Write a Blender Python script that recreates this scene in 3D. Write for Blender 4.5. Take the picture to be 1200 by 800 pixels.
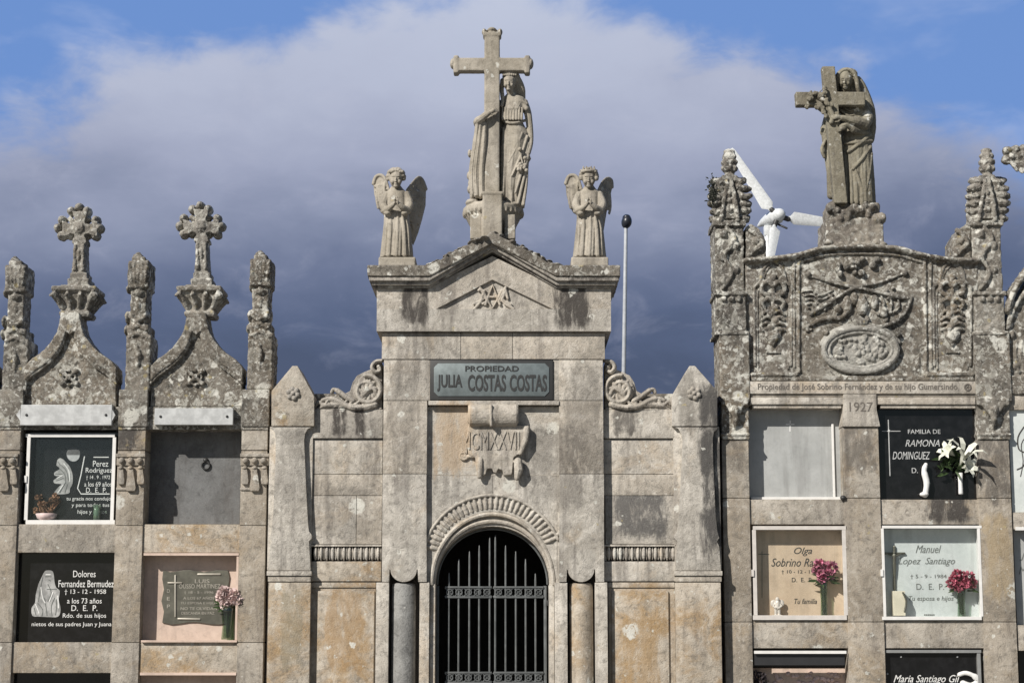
import bpy, bmesh, math, random
from mathutils import Vector, Matrix, noise
random.seed(7)
R = math.radians
for o in list(bpy.data.objects): bpy.data.objects.remove(o)
SC = bpy.context.scene
COL = SC.collection

# ------------------------------------------------------------------ camera
F, D, ZC, PITCH = 2200.0, 15.7, 1.6, R(9.0)
cam = bpy.data.cameras.new('camera'); cam.sensor_width = 36; cam.sensor_fit = 'HORIZONTAL'
cam.lens = 36*F/1200; cam.clip_end = 5000; cam.clip_start = 0.1
camo = bpy.data.objects.new('camera', cam); COL.objects.link(camo)
camo.location = (0, -D, ZC); camo.rotation_euler = (R(90)+PITCH, 0, 0)
SC.camera = camo

# ------------------------------------------------------------------ sun and sky
SUN_TO = Vector((-0.92, -1.0, 0.95)).normalized()
sun_el = math.asin(SUN_TO.z); sun_az = math.atan2(SUN_TO.x, SUN_TO.y)
sl = bpy.data.lights.new('sun', 'SUN'); sl.energy = 5.0; sl.angle = R(0.6); sl.color = (1.0, 0.945, 0.865)
so = bpy.data.objects.new('sun', sl); COL.objects.link(so); so.location = (-8, -12, 12)
so.rotation_euler = SUN_TO.to_track_quat('Z', 'Y').to_euler()
SC.view_settings.view_transform = 'Standard'; SC.view_settings.look = 'None'
SC.view_settings.exposure = 0.12; SC.view_settings.gamma = 1.0

class NT:
    """tiny node-graph helper"""
    def __init__(s, tree): s.t = tree; s.n = tree.nodes; s.l = tree.links
    def new(s, typ, **kw):
        n = s.n.new(typ)
        for k, v in kw.items(): setattr(n, k, v)
        return n
    def put(s, sock, val):
        if isinstance(val, bpy.types.NodeSocket): s.l.new(val, sock)
        elif isinstance(val, (int, float)) and sock.type in ('RGBA',): sock.default_value = (val, val, val, 1)
        elif isinstance(val, tuple) and sock.type == 'RGBA' and len(val) == 3: sock.default_value = (*val, 1)
        else: sock.default_value = val
    def math(s, op, a, b=0.0, c=0.0, clamp=False):
        n = s.new('ShaderNodeMath', operation=op, use_clamp=clamp)
        s.put(n.inputs[0], a); s.put(n.inputs[1], b); s.put(n.inputs[2], c)
        return n.outputs[0]
    def mix(s, f, a, b, blend='MIX'):
        n = s.new('ShaderNodeMix', data_type='RGBA', blend_type=blend)
        s.put(n.inputs[0], f); s.put(n.inputs[6], a); s.put(n.inputs[7], b)
        return n.outputs[2]
    def noise(s, vec, scale, detail=4, rough=0.55, dist=0.0):
        n = s.new('ShaderNodeTexNoise'); s.put(n.inputs['Vector'], vec)
        n.inputs['Scale'].default_value = scale; n.inputs['Detail'].default_value = detail
        n.inputs['Roughness'].default_value = rough; n.inputs['Distortion'].default_value = dist
        return n.outputs[0]
    def step(s, x, a, b):
        n = s.new('ShaderNodeMapRange', interpolation_type='SMOOTHSTEP'); s.put(n.inputs[0], x)
        n.inputs[1].default_value = a; n.inputs[2].default_value = b
        n.inputs[3].default_value = 0; n.inputs[4].default_value = 1
        return n.outputs[0]
    def ramp(s, x, stops):
        n = s.new('ShaderNodeValToRGB'); s.put(n.inputs[0], x); cr = n.color_ramp
        while len(cr.elements) < len(stops): cr.elements.new(0.5)
        for e, (p, c) in zip(cr.elements, stops): e.position = p; e.color = (*c, 1)
        return n.outputs[0]
    def scale(s, vec, v):
        n = s.new('ShaderNodeVectorMath', operation='MULTIPLY'); s.put(n.inputs[0], vec); n.inputs[1].default_value = v
        return n.outputs[0]
    def add(s, a, b):
        n = s.new('ShaderNodeVectorMath', operation='ADD'); s.put(n.inputs[0], a); s.put(n.inputs[1], b)
        return n.outputs[0]

def lin(r, g, b):
    f = lambda c: (c/255/12.92) if c/255 <= .04045 else ((c/255+.055)/1.055)**2.4
    return (f(r), f(g), f(b))

SKYS = 0.05 * 0.9
w = bpy.data.worlds.new('World'); SC.world = w; w.use_nodes = True
g = NT(w.node_tree); g.n.clear()
tc = g.new('ShaderNodeTexCoord').outputs['Generated']
sky = g.new('ShaderNodeTexSky', sky_type='NISHITA'); sky.sun_disc = False
sky.sun_elevation = sun_el; sky.sun_rotation = sun_az % (2*math.pi); sky.air_density = 1.0; sky.dust_density = 0.6; sky.ozone_density = 1.6
sep = g.new('ShaderNodeSeparateXYZ'); g.put(sep.inputs[0], tc)
X, Y, Z = sep.outputs
hor = g.math('SQRT', g.math('ADD', g.math('MULTIPLY', X, X), g.math('MULTIPLY', Y, Y)))
elev = g.math('DIVIDE', Z, g.math('MAXIMUM', hor, 0.001))
azi = g.math('ARCTAN2', X, Y)
# large soft wobble of the cloud bank
big = g.noise(g.scale(tc, (1, 1, 1.6)), 3.2, 3, 0.5)
med = g.noise(g.scale(tc, (1, 1, 2.2)), 9.0, 5, 0.55, 0.3)
fine = g.noise(g.scale(tc, (1, 1, 1.8)), 26.0, 5, 0.6, 0.4)
wob = g.math('ADD', g.math('MULTIPLY', g.math('SUBTRACT', big, 0.5), 0.10), g.math('ADD', g.math('MULTIPLY', g.math('SUBTRACT', med, 0.5), 0.10), g.math('MULTIPLY', g.math('SUBTRACT', fine, 0.5), 0.055)))
# top edge of the bank: highest a little right of straight ahead, lower to both sides
da = g.math('SUBTRACT', azi, 0.0)
top = g.math('SUBTRACT', g.math('SUBTRACT', 0.355, g.math('MULTIPLY', da, 0.06)), g.math('MULTIPLY', g.math('MULTIPLY', da, da), 1.15))
dep = g.math('SUBTRACT', g.math('ADD', top, wob), elev)          # >0 inside the bank
mask = g.step(dep, -0.008, 0.032)
# inside colour by height (slate near the horizon, pale mauve at the crest)
hh = g.math('ADD', elev, g.math('MULTIPLY', g.math('SUBTRACT', med, 0.5), 0.085))
hh = g.math('ADD', hh, g.math('MULTIPLY', g.math('SUBTRACT', fine, 0.5), 0.03))
hh = g.math('ADD', hh, g.math('MULTIPLY', g.math('SUBTRACT', big, 0.5), 0.08))
hh = g.math('ADD', hh, g.math('MULTIPLY', azi, -0.06))
cl = g.ramp(g.math('MULTIPLY', hh, 2.5), [(0.0, lin(88, 97, 117)), (0.34, lin(81, 93, 118)), (0.41, lin(92, 105, 133)), (0.49, lin(112, 123, 150)), (0.57, lin(138, 147, 171)), (0.66, lin(163, 170, 192)), (0.78, lin(182, 189, 208)), (0.95, lin(194, 202, 220))])
cl = g.mix(g.step(fine, 0.52, 0.75), cl, lin(190, 192, 208))
cl = g.mix(0.85, cl, g.ramp(g.math('MULTIPLY', hh, 2.5), [(0.0, lin(88, 97, 117)), (0.34, lin(81, 93, 118)), (0.41, lin(92, 105, 133)), (0.49, lin(112, 123, 150)), (0.57, lin(138, 147, 171)), (0.66, lin(163, 170, 192)), (0.78, lin(182, 189, 208)), (0.95, lin(194, 202, 220))]))
wisp = g.math('MULTIPLY', g.step(med, 0.55, 0.72), 0.35)
blue = g.mix(0.80, sky.outputs[0], tuple(c/SKYS for c in lin(112, 150, 214)))
blue = g.mix(wisp, blue, tuple(c/SKYS for c in lin(178, 190, 220)))
clb = g.mix(1.0, cl, (.90/SKYS, .90/SKYS, .925/SKYS), 'MULTIPLY')
ahead = g.step(g.math('ABSOLUTE', azi), 1.3, 0.8)
cloudy = g.math('MULTIPLY', mask, ahead)
base = g.mix(ahead, g.mix(wisp, sky.outputs[0], tuple(c/SKYS for c in lin(190, 196, 212))), blue)
fin = g.mix(cloudy, base, clb)
bg = g.new('ShaderNodeBackground'); g.put(bg.inputs[0], fin); bg.inputs[1].default_value = SKYS
g.l.new(bg.outputs[0], g.new('ShaderNodeOutputWorld').inputs[0])

# ------------------------------------------------------------------ measuring: photo pixel -> metres on the plane Y=y
cp, sp = math.cos(PITCH), math.sin(PITCH)
def W(u, v, y=0.0):
    a, b = (u-600)/F, (400-v)/F
    d = (a, cp-b*sp, sp+b*cp)
    t = (y+D)/d[1]
    return Vector((t*d[0], y, ZC+t*d[2]))
PX = 1/138.5          # one photo pixel near the facade, in metres
VB = 981              # photo row of the ground line

# ------------------------------------------------------------------ mesh builder
class MB:
    def __init__(s): s.v = []; s.f = []
    def add(s, vs, fs):
        o = len(s.v); s.v += [Vector(p) for p in vs]; s.f += [tuple(i+o for i in f) for f in fs]; return s
    def addbm(s, bm):
        bm.verts.ensure_lookup_table(); o = len(s.v)
        for i, x in enumerate(bm.verts): x.index = i
        s.v += [x.co.copy() for x in bm.verts]; s.f += [tuple(x.index+o for x in f.verts) for f in bm.faces]
        bm.free(); return s
    def prism3(s, front, back, bev=0.0, seg=2):
        bm = bmesh.new(); n = len(front)
        a = [bm.verts.new(p) for p in front]; b = [bm.verts.new(p) for p in back]
        bm.faces.new(a); bm.faces.new(b[::-1])
        for i in range(n): bm.faces.new((a[i], b[i], b[(i+1) % n], a[(i+1) % n]))
        bmesh.ops.recalc_face_normals(bm, faces=bm.faces)
        if bev > 0:
            ed = [e for e in bm.edges if e.calc_face_angle(0) > 0.5]
            bmesh.ops.bevel(bm, geom=ed, offset=bev, segments=seg, profile=0.6, affect='EDGES', clamp_overlap=True)
        return s.addbm(bm)
    def bx(s, u0, v0, u1, v1, y0, y1, bev=0.006, ref=None):
        vr = (v0+v1)/2 if ref is None else ref
        x0, x1 = W(u0, vr, y0).x, W(u1, vr, y0).x
        zt, zb = W((u0+u1)/2, v0, y0).z, W((u0+u1)/2, v1, y0).z
        return s.box(x0, x1, y0, y1, zb, zt, bev)
    def box(s, x0, x1, y0, y1, z0, z1, bev=0.006):
        bev = min(bev, abs(x1-x0)*.3, abs(y1-y0)*.3, abs(z1-z0)*.3)
        fr = [(x0, y0, z0), (x1, y0, z0), (x1, y0, z1), (x0, y0, z1)]
        return s.prism3(fr, [(p[0], y1, p[2]) for p in fr], bev)
    def pr(s, pts, y0, y1, bev=0.005, ref=None):
        fr = [W(u, v, y0) for u, v in pts]
        return s.prism3(fr, [Vector((p.x, y1, p.z)) for p in fr], bev)
    def ell(s, c, r, rot=0.0, n=12, tilt=None):
        """ellipsoid; r = (x, y, z) metres, rot about Y in degrees"""
        m = Matrix.Rotation(R(rot), 3, 'Y')
        if tilt: m = Matrix.Rotation(R(tilt), 3, 'X') @ m
        vs = []; fs = []; k = max(6, n//2+1)
        vs.append(Vector(c)+m@Vector((0, 0, r[2])))
        for i in range(1, k):
            ph = math.pi*i/k
            for j in range(n):
                th = 2*math.pi*j/n
                vs.append(Vector(c)+m@Vector((r[0]*math.sin(ph)*math.cos(th), r[1]*math.sin(ph)*math.sin(th), r[2]*math.cos(ph))))
        vs.append(Vector(c)-m@Vector((0, 0, r[2]))); L = len(vs)-1
        for j in range(n):
            fs.append((0, 1+j, 1+(j+1) % n)); fs.append((L, L-n+(j+1) % n, L-n+j))
        for i in range(k-2):
            for j in range(n):
                a = 1+i*n+j; b = 1+i*n+(j+1) % n
                fs.append((a, a+n, b+n, b))
        return s.add(vs, fs)
    def tube(s, pts, rad, n=8, flat=1.0, caps=True):
        """swept tube through 3-D points; rad number or list; rounded ends"""
        P = [Vector(p) for p in pts]; m = len(P)
        if not hasattr(rad, '__len__'): rad = [rad]*m
        if caps:
            d0 = (P[0]-P[1]).normalized(); d1 = (P[-1]-P[-2]).normalized()
            P = [P[0]+d0*rad[0]*.8, P[0]+d0*rad[0]*.45] + P + [P[-1]+d1*rad[-1]*.45, P[-1]+d1*rad[-1]*.8]
            rad = [rad[0]*.35, rad[0]*.8] + list(rad) + [rad[-1]*.8, rad[-1]*.35]; m = len(P)
        vs = []; fs = []; up = None
        for i in range(m):
            t = (P[min(i+1, m-1)]-P[max(i-1, 0)]).normalized()
            if up is None:
                up = Vector((0, 1, 0)) if abs(t.y) < .9 else Vector((1, 0, 0))
            a = (up - t*up.dot(t)).normalized(); b = t.cross(a)
            up = a
            for j in range(n):
                th = 2*math.pi*j/n
                vs.append(P[i]+a*math.cos(th)*rad[i]*flat+b*math.sin(th)*rad[i])
        for i in range(m-1):
            for j in range(n):
                fs.append((i*n+j, i*n+(j+1) % n, (i+1)*n+(j+1) % n, (i+1)*n+j))
        fs.append(tuple(range(n))[::-1]); fs.append(tuple((m-1)*n+j for j in range(n)))
        return s.add(vs, fs)
    def t(s, pts, rad, n=8, flat=1.0):
        """tube given in photo pixels: pts (u, v, y), rad in pixels"""
        rr = [r*PX for r in rad] if hasattr(rad, '__len__') else rad*PX
        return s.tube([W(*p) for p in pts], rr, n, flat)
    def e(s, u, v, y, ru, rv, ry, rot=0, n=12):
        return s.ell(W(u, v, y), (ru*PX, ry*PX, rv*PX), rot, n)
    def loft(s, rings, n=40):
        """rings: (u, v, y, ru, ry, fold, nf, phase) in pixels; ellipse sections with drapery folds"""
        vs = []; fs = []
        for (u, v, y, ru, ry, fa, nf, ph) in rings:
            c = W(u, v, y)
            for j in range(n):
                th = 2*math.pi*j/n
                k = 1+fa*(abs(math.sin(nf*th/2+ph))-.5) + fa*.5*math.sin(nf*.63*th+ph*2.3)*math.sin(th/2)
                vs.append(c+Vector((math.cos(th)*ru*PX*k, math.sin(th)*ry*PX*k, 0)))
        m = len(rings)
        for i in range(m-1):
            for j in range(n): fs.append((i*n+j, i*n+(j+1) % n, (i+1)*n+(j+1) % n, (i+1)*n+j))
        fs.append(tuple(range(n))[::-1]); fs.append(tuple((m-1)*n+j for j in range(n)))
        return s.add(vs, fs)
    def lathe(s, c, prof, n=24, sq=False):
        """prof: (radius m, z m) about vertical axis through c; sq: square section"""
        vs = []; fs = []
        if sq: n = 4
        for r, z in prof:
            for j in range(n):
                th = 2*math.pi*(j+.5 if sq else j)/n; k = r*(1.4142 if sq else 1)
                vs.append(Vector(c)+Vector((k*math.cos(th), k*math.sin(th), z)))
        m = len(prof)
        for i in range(m-1):
            for j in range(n): fs.append((i*n+j, i*n+(j+1) % n, (i+1)*n+(j+1) % n, (i+1)*n+j))
        fs.append(tuple(range(n))[::-1]); fs.append(tuple((m-1)*n+j for j in range(n)))
        return s.add(vs, fs)

def curve(pts, k=6):
    """Catmull-Rom through points of any dimension"""
    P = [pts[0]]+list(pts)+[pts[-1]]; out = []
    for i in range(1, len(P)-2):
        for j in range(k):
            t = j/k; q = []
            for a, b, c, d in zip(P[i-1], P[i], P[i+1], P[i+2]):
                q.append(.5*((2*b)+(-a+c)*t+(2*a-5*b+4*c-d)*t*t+(-a+3*b-3*c+d)*t**3))
            out.append(tuple(q))
    out.append(tuple(pts[-1])); return out

def tag(o, label=None, cat=None, group=None, kind=None):
    if label: o['label'] = label
    if cat: o['category'] = cat
    if group: o['group'] = group
    if cat and not kind: kind = 'thing'
    if kind: o['kind'] = kind
    return o

def wloc(o):
    v = Vector((0, 0, 0))
    while o: v += o.location; o = o.parent
    return v

def make(name, mb, mat, parent=None, smooth=False, vox=None, rough=None, autos=False, org=None):
    me = bpy.data.meshes.new(name)
    if vox:
        me.from_pydata([tuple(p) for p in mb.v], [], mb.f)
        bm = bmesh.new(); bm.from_mesh(me); bmesh.ops.recalc_face_normals(bm, faces=bm.faces); bm.to_mesh(me); bm.free()
        o = bpy.data.objects.new('tmp', me); COL.objects.link(o)
        md = o.modifiers.new('r', 'REMESH'); md.mode = 'VOXEL'; md.voxel_size = vox
        bpy.context.view_layer.update()
        dg = bpy.context.evaluated_depsgraph_get()
        m2 = bpy.data.meshes.new_from_object(o.evaluated_get(dg)); bpy.data.objects.remove(o); bpy.data.meshes.remove(me)
        me = m2; me.name = name
        if rough:
            amp, sc = rough
            nm = [v.normal.copy() for v in me.vertices]
            for v, n in zip(me.vertices, nm):
                d = noise.noise(v.co*sc)+.55*noise.noise(v.co*sc*2.7)+.3*noise.noise(v.co*sc*6)
                v.co += n*d*amp
        smooth = True
    else:
        me.from_pydata([tuple(p) for p in mb.v], [], mb.f)
        bm = bmesh.new(); bm.from_mesh(me); bmesh.ops.recalc_face_normals(bm, faces=bm.faces); bm.to_mesh(me); bm.free()
    base = wloc(parent) if parent else (Vector(org) if org is not None else Vector((0, 0, 0)))
    for v in me.vertices: v.co -= base
    if smooth or autos:
        for p in me.polygons: p.use_smooth = True
    if autos:
        try: me.set_sharp_from_angle(angle=R(40))
        except Exception: pass
    me.materials.clear()
    me.materials.append(mat)
    o = bpy.data.objects.new(name, me); COL.objects.link(o)
    if parent: o.parent = parent
    elif org is not None: o.location = base
    me.update()
    return o

def thing(name, label, cat, loc, group=None):
    o = bpy.data.objects.new(name, None); COL.objects.link(o); o.location = loc
    o.empty_display_size = .1
    return tag(o, label, cat, group)

def text_mb(s, u, v, wpx, hpx, y, th=0.003, shear=0.0, off=0.0, align='C'):
    cu = bpy.data.curves.new('t', 'FONT'); cu.body = s; cu.size = 1; cu.extrude = .5; cu.shear = shear; cu.offset = off
    cu.resolution_u = 3
    o = bpy.data.objects.new('t', cu); COL.objects.link(o); bpy.context.view_layer.update()
    me = bpy.data.meshes.new_from_object(o.evaluated_get(bpy.context.evaluated_depsgraph_get()))
    bpy.data.objects.remove(o); bpy.data.curves.remove(cu)
    vs = [x.co.copy() for x in me.vertices]; fs = [tuple(p.vertices) for p in me.polygons]; bpy.data.meshes.remove(me)
    x0, x1 = min(p.x for p in vs), max(p.x for p in vs); z0, z1 = min(p.y for p in vs), max(p.y for p in vs)
    c = W(u, v, y); out = MB()
    out.add([Vector((c.x+((p.x-x0)/(x1-x0)-.5)*wpx*PX, y-th+(th*1.2)*(0.5-p.z), c.z+((p.y-z0)/(z1-z0)-.5)*hpx*PX)) for p in vs], fs)
    return out
def merge(*ms):
    o = MB()
    for m in ms: o.add(m.v, m.f)
    return o

# ------------------------------------------------------------------ materials
def newmat(name):
    m = bpy.data.materials.new(name); m.use_nodes = True; g = NT(m.node_tree)
    b = g.n['Principled BSDF']; return m, g, b

def plain(name, col, rough=.5, metal=0, spec=.5, vary=.08, bump=0, bscale=60, coat=0):
    m, g, b = newmat(name)
    pos = g.new('ShaderNodeNewGeometry').outputs['Position']
    n = g.noise(pos, 14, 5, .6)
    c = g.mix(g.step(n, .35, .7), tuple(x*(1-vary) for x in col), tuple(min(1, x*(1+vary)) for x in col))
    g.put(b.inputs['Base Color'], c); b.inputs['Roughness'].default_value = rough; b.inputs['Metallic'].default_value = metal
    b.inputs['Specular IOR Level'].default_value = spec; b.inputs['Coat Weight'].default_value = coat
    if bump:
        bp = g.new('ShaderNodeBump'); bp.inputs['Strength'].default_value = 1; bp.inputs['Distance'].default_value = bump
        g.put(bp.inputs['Height'], g.noise(pos, bscale, 4, .6)); g.put(b.inputs['Normal'], bp.outputs[0])
    return m

def stone(name, c1, c2, ochre=0.2, dark=0.2, lichen=0.2, streak=0.3, pale=0.15, grain=.5, seed=0.0, och=(.42, .31, .19), island=.26, bump=.004, patches=(), mott=.9):
    """weathered granite: two tones, ochre stains, black biofilm, run-off streaks, round pale lichens"""
    m, g, b = newmat(name)
    pos = g.new('ShaderNodeNewGeometry').outputs['Position']
    pos = g.add(pos, (seed, seed*1.7, seed*.6))
    isl = g.new('ShaderNodeNewGeometry').outputs['Random Per Island']
    c = g.mix(g.step(g.noise(pos, 3.1, 6, .62, .4), .34, .68), c1, c2)
    # island to island tone
    k = g.math('ADD', 1-island/2, g.math('MULTIPLY', isl, island))
    kk = g.new('ShaderNodeCombineXYZ'); [g.put(kk.inputs[i], k) for i in range(3)]
    c = g.mix(1.0, c, kk.outputs[0], 'MULTIPLY')
    if island > 0: c = g.mix(g.math('MULTIPLY', g.math('FRACT', g.math('MULTIPLY', isl, 7.3)), .30*min(1, ochre*2.2)), c, och)
    oc = g.math('ADD', g.noise(pos, 2.3, 7, .66, .8), g.math('MULTIPLY', g.math('SUBTRACT', isl, .5), .12))
    c = g.mix(g.math('MULTIPLY', g.step(oc, .60-.2*ochre, .78-.15*ochre), min(1, ochre*1.3)), c, och)
    # mineral speckle
    sp_ = g.noise(pos, 120, 3, .7)
    c = g.mix(g.math('MULTIPLY', g.step(sp_, .52, .72), .22*grain*2), c, (.62, .60, .56))
    c = g.mix(g.math('MULTIPLY', g.step(sp_, .46, .30), .28*grain*2), c, (.10, .095, .085))
    mid = g.noise(pos, 22, 6, .7, .5)
    c = g.mix(g.math('MULTIPLY', g.step(mid, .50, .32), .68*mott), c, tuple(x*.42 for x in c1))
    m9 = g.noise(pos, 9, 7, .72, .7)
    c = g.mix(g.math('MULTIPLY', g.step(m9, .52, .66), (.35+pale)*mott), c, tuple(min(.8, x*1.28) for x in c2))
    c = g.mix(g.math('MULTIPLY', g.step(m9, .48, .36), .55*mott), c, tuple(x*.55 for x in c1))
    c = g.mix(g.math('MULTIPLY', g.step(mid, .56, .75), (.25+pale)*mott), c, tuple(min(.8, x*1.45) for x in c2))
    # streaks
    st = g.noise(g.scale(pos, (9, 9, .75)), 1.0, 6, .62, .35)
    bigm = g.noise(pos, 1.1, 3, .5)
    st = g.math('MULTIPLY', g.step(st, .48, .66), g.step(bigm, .38, .56))
    c = g.mix(g.math('MULTIPLY', st, streak), c, (.085, .075, .07))
    # dark biofilm patches
    dk = g.noise(pos, 4.3, 8, .7, .6)
    c = g.mix(g.math('MULTIPLY', g.step(dk, .64-.22*dark, .76-.2*dark), min(1, dark*1.25)), c, (.062, .06, .054))
    # stains with a place of their own: soft-edged boxes broken up by streaky noise
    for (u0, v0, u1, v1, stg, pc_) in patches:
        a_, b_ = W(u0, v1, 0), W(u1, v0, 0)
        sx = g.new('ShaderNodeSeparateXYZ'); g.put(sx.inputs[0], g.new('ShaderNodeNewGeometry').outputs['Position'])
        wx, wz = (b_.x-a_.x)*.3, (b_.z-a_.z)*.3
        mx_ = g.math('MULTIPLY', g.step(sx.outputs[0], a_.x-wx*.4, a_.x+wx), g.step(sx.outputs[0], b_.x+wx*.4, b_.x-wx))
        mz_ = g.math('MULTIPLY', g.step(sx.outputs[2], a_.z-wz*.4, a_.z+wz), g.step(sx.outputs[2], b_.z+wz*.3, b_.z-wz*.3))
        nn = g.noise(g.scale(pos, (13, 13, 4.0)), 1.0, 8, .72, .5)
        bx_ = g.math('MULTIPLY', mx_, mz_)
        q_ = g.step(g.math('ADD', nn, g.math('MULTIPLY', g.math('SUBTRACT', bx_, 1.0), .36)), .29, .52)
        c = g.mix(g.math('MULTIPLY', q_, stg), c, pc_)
    # round lichens, three sizes
    if lichen > 0:
        wn = g.new('ShaderNodeTexNoise'); wn.inputs['Scale'].default_value = 30; wn.inputs['Detail'].default_value = 5; g.put(wn.inputs['Vector'], pos)
        wp = g.add(pos, g.scale(wn.outputs[1], (.055, .055, .055)))
        clus = g.step(g.noise(pos, 2.6, 5, .6), .38, .60)
        lf = min(1.0, lichen*1.1)
        cr1 = g.step(g.noise(pos, 12, 9, .66, .8), .60-.045*lichen, .635-.045*lichen)
        c = g.mix(g.math('MULTIPLY', g.math('MULTIPLY', cr1, g.math('ADD', g.math('MULTIPLY', clus, .7), .3)), .75*lf), c, (.43, .42, .375))
        cr2 = g.step(g.noise(pos, 31, 7, .62, .5), .585-.03*lichen, .64-.03*lichen)
        c = g.mix(g.math('MULTIPLY', cr2, .5*lf), c, (.50, .49, .45))
        for sc, r, pr, col, st_ in ((5.5, .42, .22, (.56, .55, .50), .95), (10, .42, .34, (.60, .59, .54), .92), (21, .44, .34, (.54, .535, .49), .85), (15, .34, .12, (.38, .32, .17), .6)):
            vo = g.new('ShaderNodeTexVoronoi'); vo.inputs['Scale'].default_value = sc; g.put(vo.inputs['Vector'], wp)
            sc_ = g.new('ShaderNodeSeparateColor'); g.put(sc_.inputs[0], vo.outputs['Color'])
            on = g.math('LESS_THAN', sc_.outputs[0], g.math('MULTIPLY', g.math('ADD', .35, clus), pr*lichen*1.15))
            rr = g.math('MULTIPLY', g.math('ADD', .3, g.math('MULTIPLY', sc_.outputs[1], .7)), r)
            ed = g.math('SUBTRACT', rr, vo.outputs['Distance'])
            mk = g.math('MULTIPLY', g.math('MULTIPLY', g.step(ed, -.02, .09), on), st_)
            mk = g.math('MULTIPLY', mk, g.step(mid, .34, .50))
            c = g.mix(mk, c, col)
    g.put(b.inputs['Base Color'], c)
    b.inputs['Roughness'].default_value = .92; b.inputs['Specular IOR Level'].default_value = .25
    h = g.math('ADD', g.math('MULTIPLY', g.noise(pos, 90, 6, .65), .5), g.math('ADD', g.math('MULTIPLY', mid, .9), g.math('MULTIPLY', dk, .5)))
    bp = g.new('ShaderNodeBump'); bp.inputs['Strength'].default_value = 1; bp.inputs['Distance'].default_value = bump*2.2
    g.put(bp.inputs['Height'], h); g.put(b.inputs['Normal'], bp.outputs[0])
    return m

M = {}
DKS = (.075, .068, .062)
M['ashlar'] = stone('pale_granite', (.39, .365, .325), (.56, .53, .48), ochre=.34, dark=.12, lichen=.12, streak=.5, patches=(
    (468, 338, 510, 392, 1, DKS), (645, 338, 695, 396, 1, DKS), (448, 425, 500, 560, .4, DKS), (655, 430, 712, 580, .45, DKS), (790, 430, 815, 520, .35, DKS),
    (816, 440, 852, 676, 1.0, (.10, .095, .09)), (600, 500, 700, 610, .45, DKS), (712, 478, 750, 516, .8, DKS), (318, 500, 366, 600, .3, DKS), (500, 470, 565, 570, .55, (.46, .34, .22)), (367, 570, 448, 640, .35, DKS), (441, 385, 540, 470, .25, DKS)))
M['ashlar_warm'] = stone('ochre_granite', (.36, .32, .265), (.49, .45, .39), ochre=.66, dark=.10, lichen=.25, streak=.3, seed=3, och=(.35, .235, .12), patches=((372, 690, 438, 800, .6, (.33, .215, .11)), (325, 690, 360, 800, .6, (.25, .22, .16)), (716, 720, 783, 830, .65, (.33, .22, .11))))
M['ashlar_dirty'] = stone('stained_granite', (.30, .28, .25), (.45, .42, .375), ochre=.1, dark=.26, lichen=.35, streak=.8, seed=5, patches=((708, 578, 792, 640, .95, (.12, .115, .11)), (388, 478, 410, 516, 1, DKS), (414, 478, 430, 516, 1, DKS), (425, 308, 505, 330, .6, DKS), (648, 308, 730, 340, .8, DKS)))
M['pier'] = stone('pier_granite', (.285, .26, .225), (.42, .39, .345), ochre=.36, dark=.10, lichen=.2, streak=.4, seed=8, och=(.33, .235, .13), patches=((1075, 580, 1146, 616, 1, DKS), (985, 500, 1034, 560, .6, DKS), (1140, 510, 1190, 600, .7, DKS), (840, 510, 880, 560, .5, DKS), (130, 496, 172, 532, 1, DKS), (1150, 600, 1190, 720, .5, (.36, .27, .15)), (0, 614, 137, 650, .3, DKS)))
M['old'] = stone('lichened_granite', (.095, .088, .077), (.20, .187, .165), ochre=.2, dark=.5, lichen=1.5, streak=.5, seed=11, bump=.006)
M['old_light'] = stone('old_light_granite', (.165, .155, .138), (.31, .295, .265), ochre=.2, dark=.40, lichen=1.4, streak=.4, seed=14, bump=.006)
M['cap'] = stone('blackened_coping', (.12, .108, .092), (.235, .215, .185), ochre=.1, dark=.5, lichen=.8, streak=.5, seed=17)
M['statue'] = stone('carved_stone', (.30, .27, .22), (.41, .375, .32), ochre=.12, dark=.10, lichen=.12, streak=.45, mott=0.6, seed=20, grain=.25, island=0, bump=.0018)
M['statue_old'] = stone('old_carved_stone', (.17, .152, .115), (.26, .24, .185), ochre=.10, dark=.16, lichen=.35, streak=.5, mott=0.7, seed=23, grain=.3, island=0, bump=.003)
M['column_grey'] = stone('blue_grey_granite', (.20, .20, .195), (.30, .30, .29), ochre=.02, dark=.2, lichen=.1, streak=.5, seed=26)
M['body'] = stone('rendered_wall', (.30, .28, .25), (.38, .36, .33), ochre=.1, dark=.3, lichen=.1, streak=.6, seed=29)
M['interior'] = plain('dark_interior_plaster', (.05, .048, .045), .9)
M['joint'] = plain('mortar', (.10, .09, .08), .95)
M['render_grey'] = stone('grey_cement', (.125, .125, .125), (.175, .178, .18), ochre=.03, dark=.12, lichen=0, streak=.6, mott=0.5, seed=41, grain=.25, island=0, bump=.002)
M['black'] = plain('polished_black_granite', (.010, .010, .011), .12, spec=.45, vary=.3)
M['black_matt'] = plain('dark_metal', (.03, .03, .032), .4)
M['letter'] = plain('white_letters', (.75, .75, .73), .5)
M['engrave'] = plain('etched_grey', (.36, .36, .35), .6, vary=.35)
M['letter_dark'] = plain('dark_letters', (.05, .048, .045), .6)
M['letter_grey'] = plain('grey_letters', (.16, .17, .16), .5)
M['letter_carved'] = plain('incised_letters', (.14, .125, .11), .9)
M['salmon'] = stone('salmon_marble', (.54, .42, .35), (.66, .52, .44), ochre=.05, dark=.0, lichen=0, streak=.2, mott=0.3, seed=44, grain=.1, island=.06, bump=.0003)
M['peach'] = stone('peach_marble', (.56, .43, .31), (.66, .52, .385), ochre=.05, dark=.0, lichen=0, streak=.2, mott=0.25, seed=45, grain=.1, island=0, bump=.0003)
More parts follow.
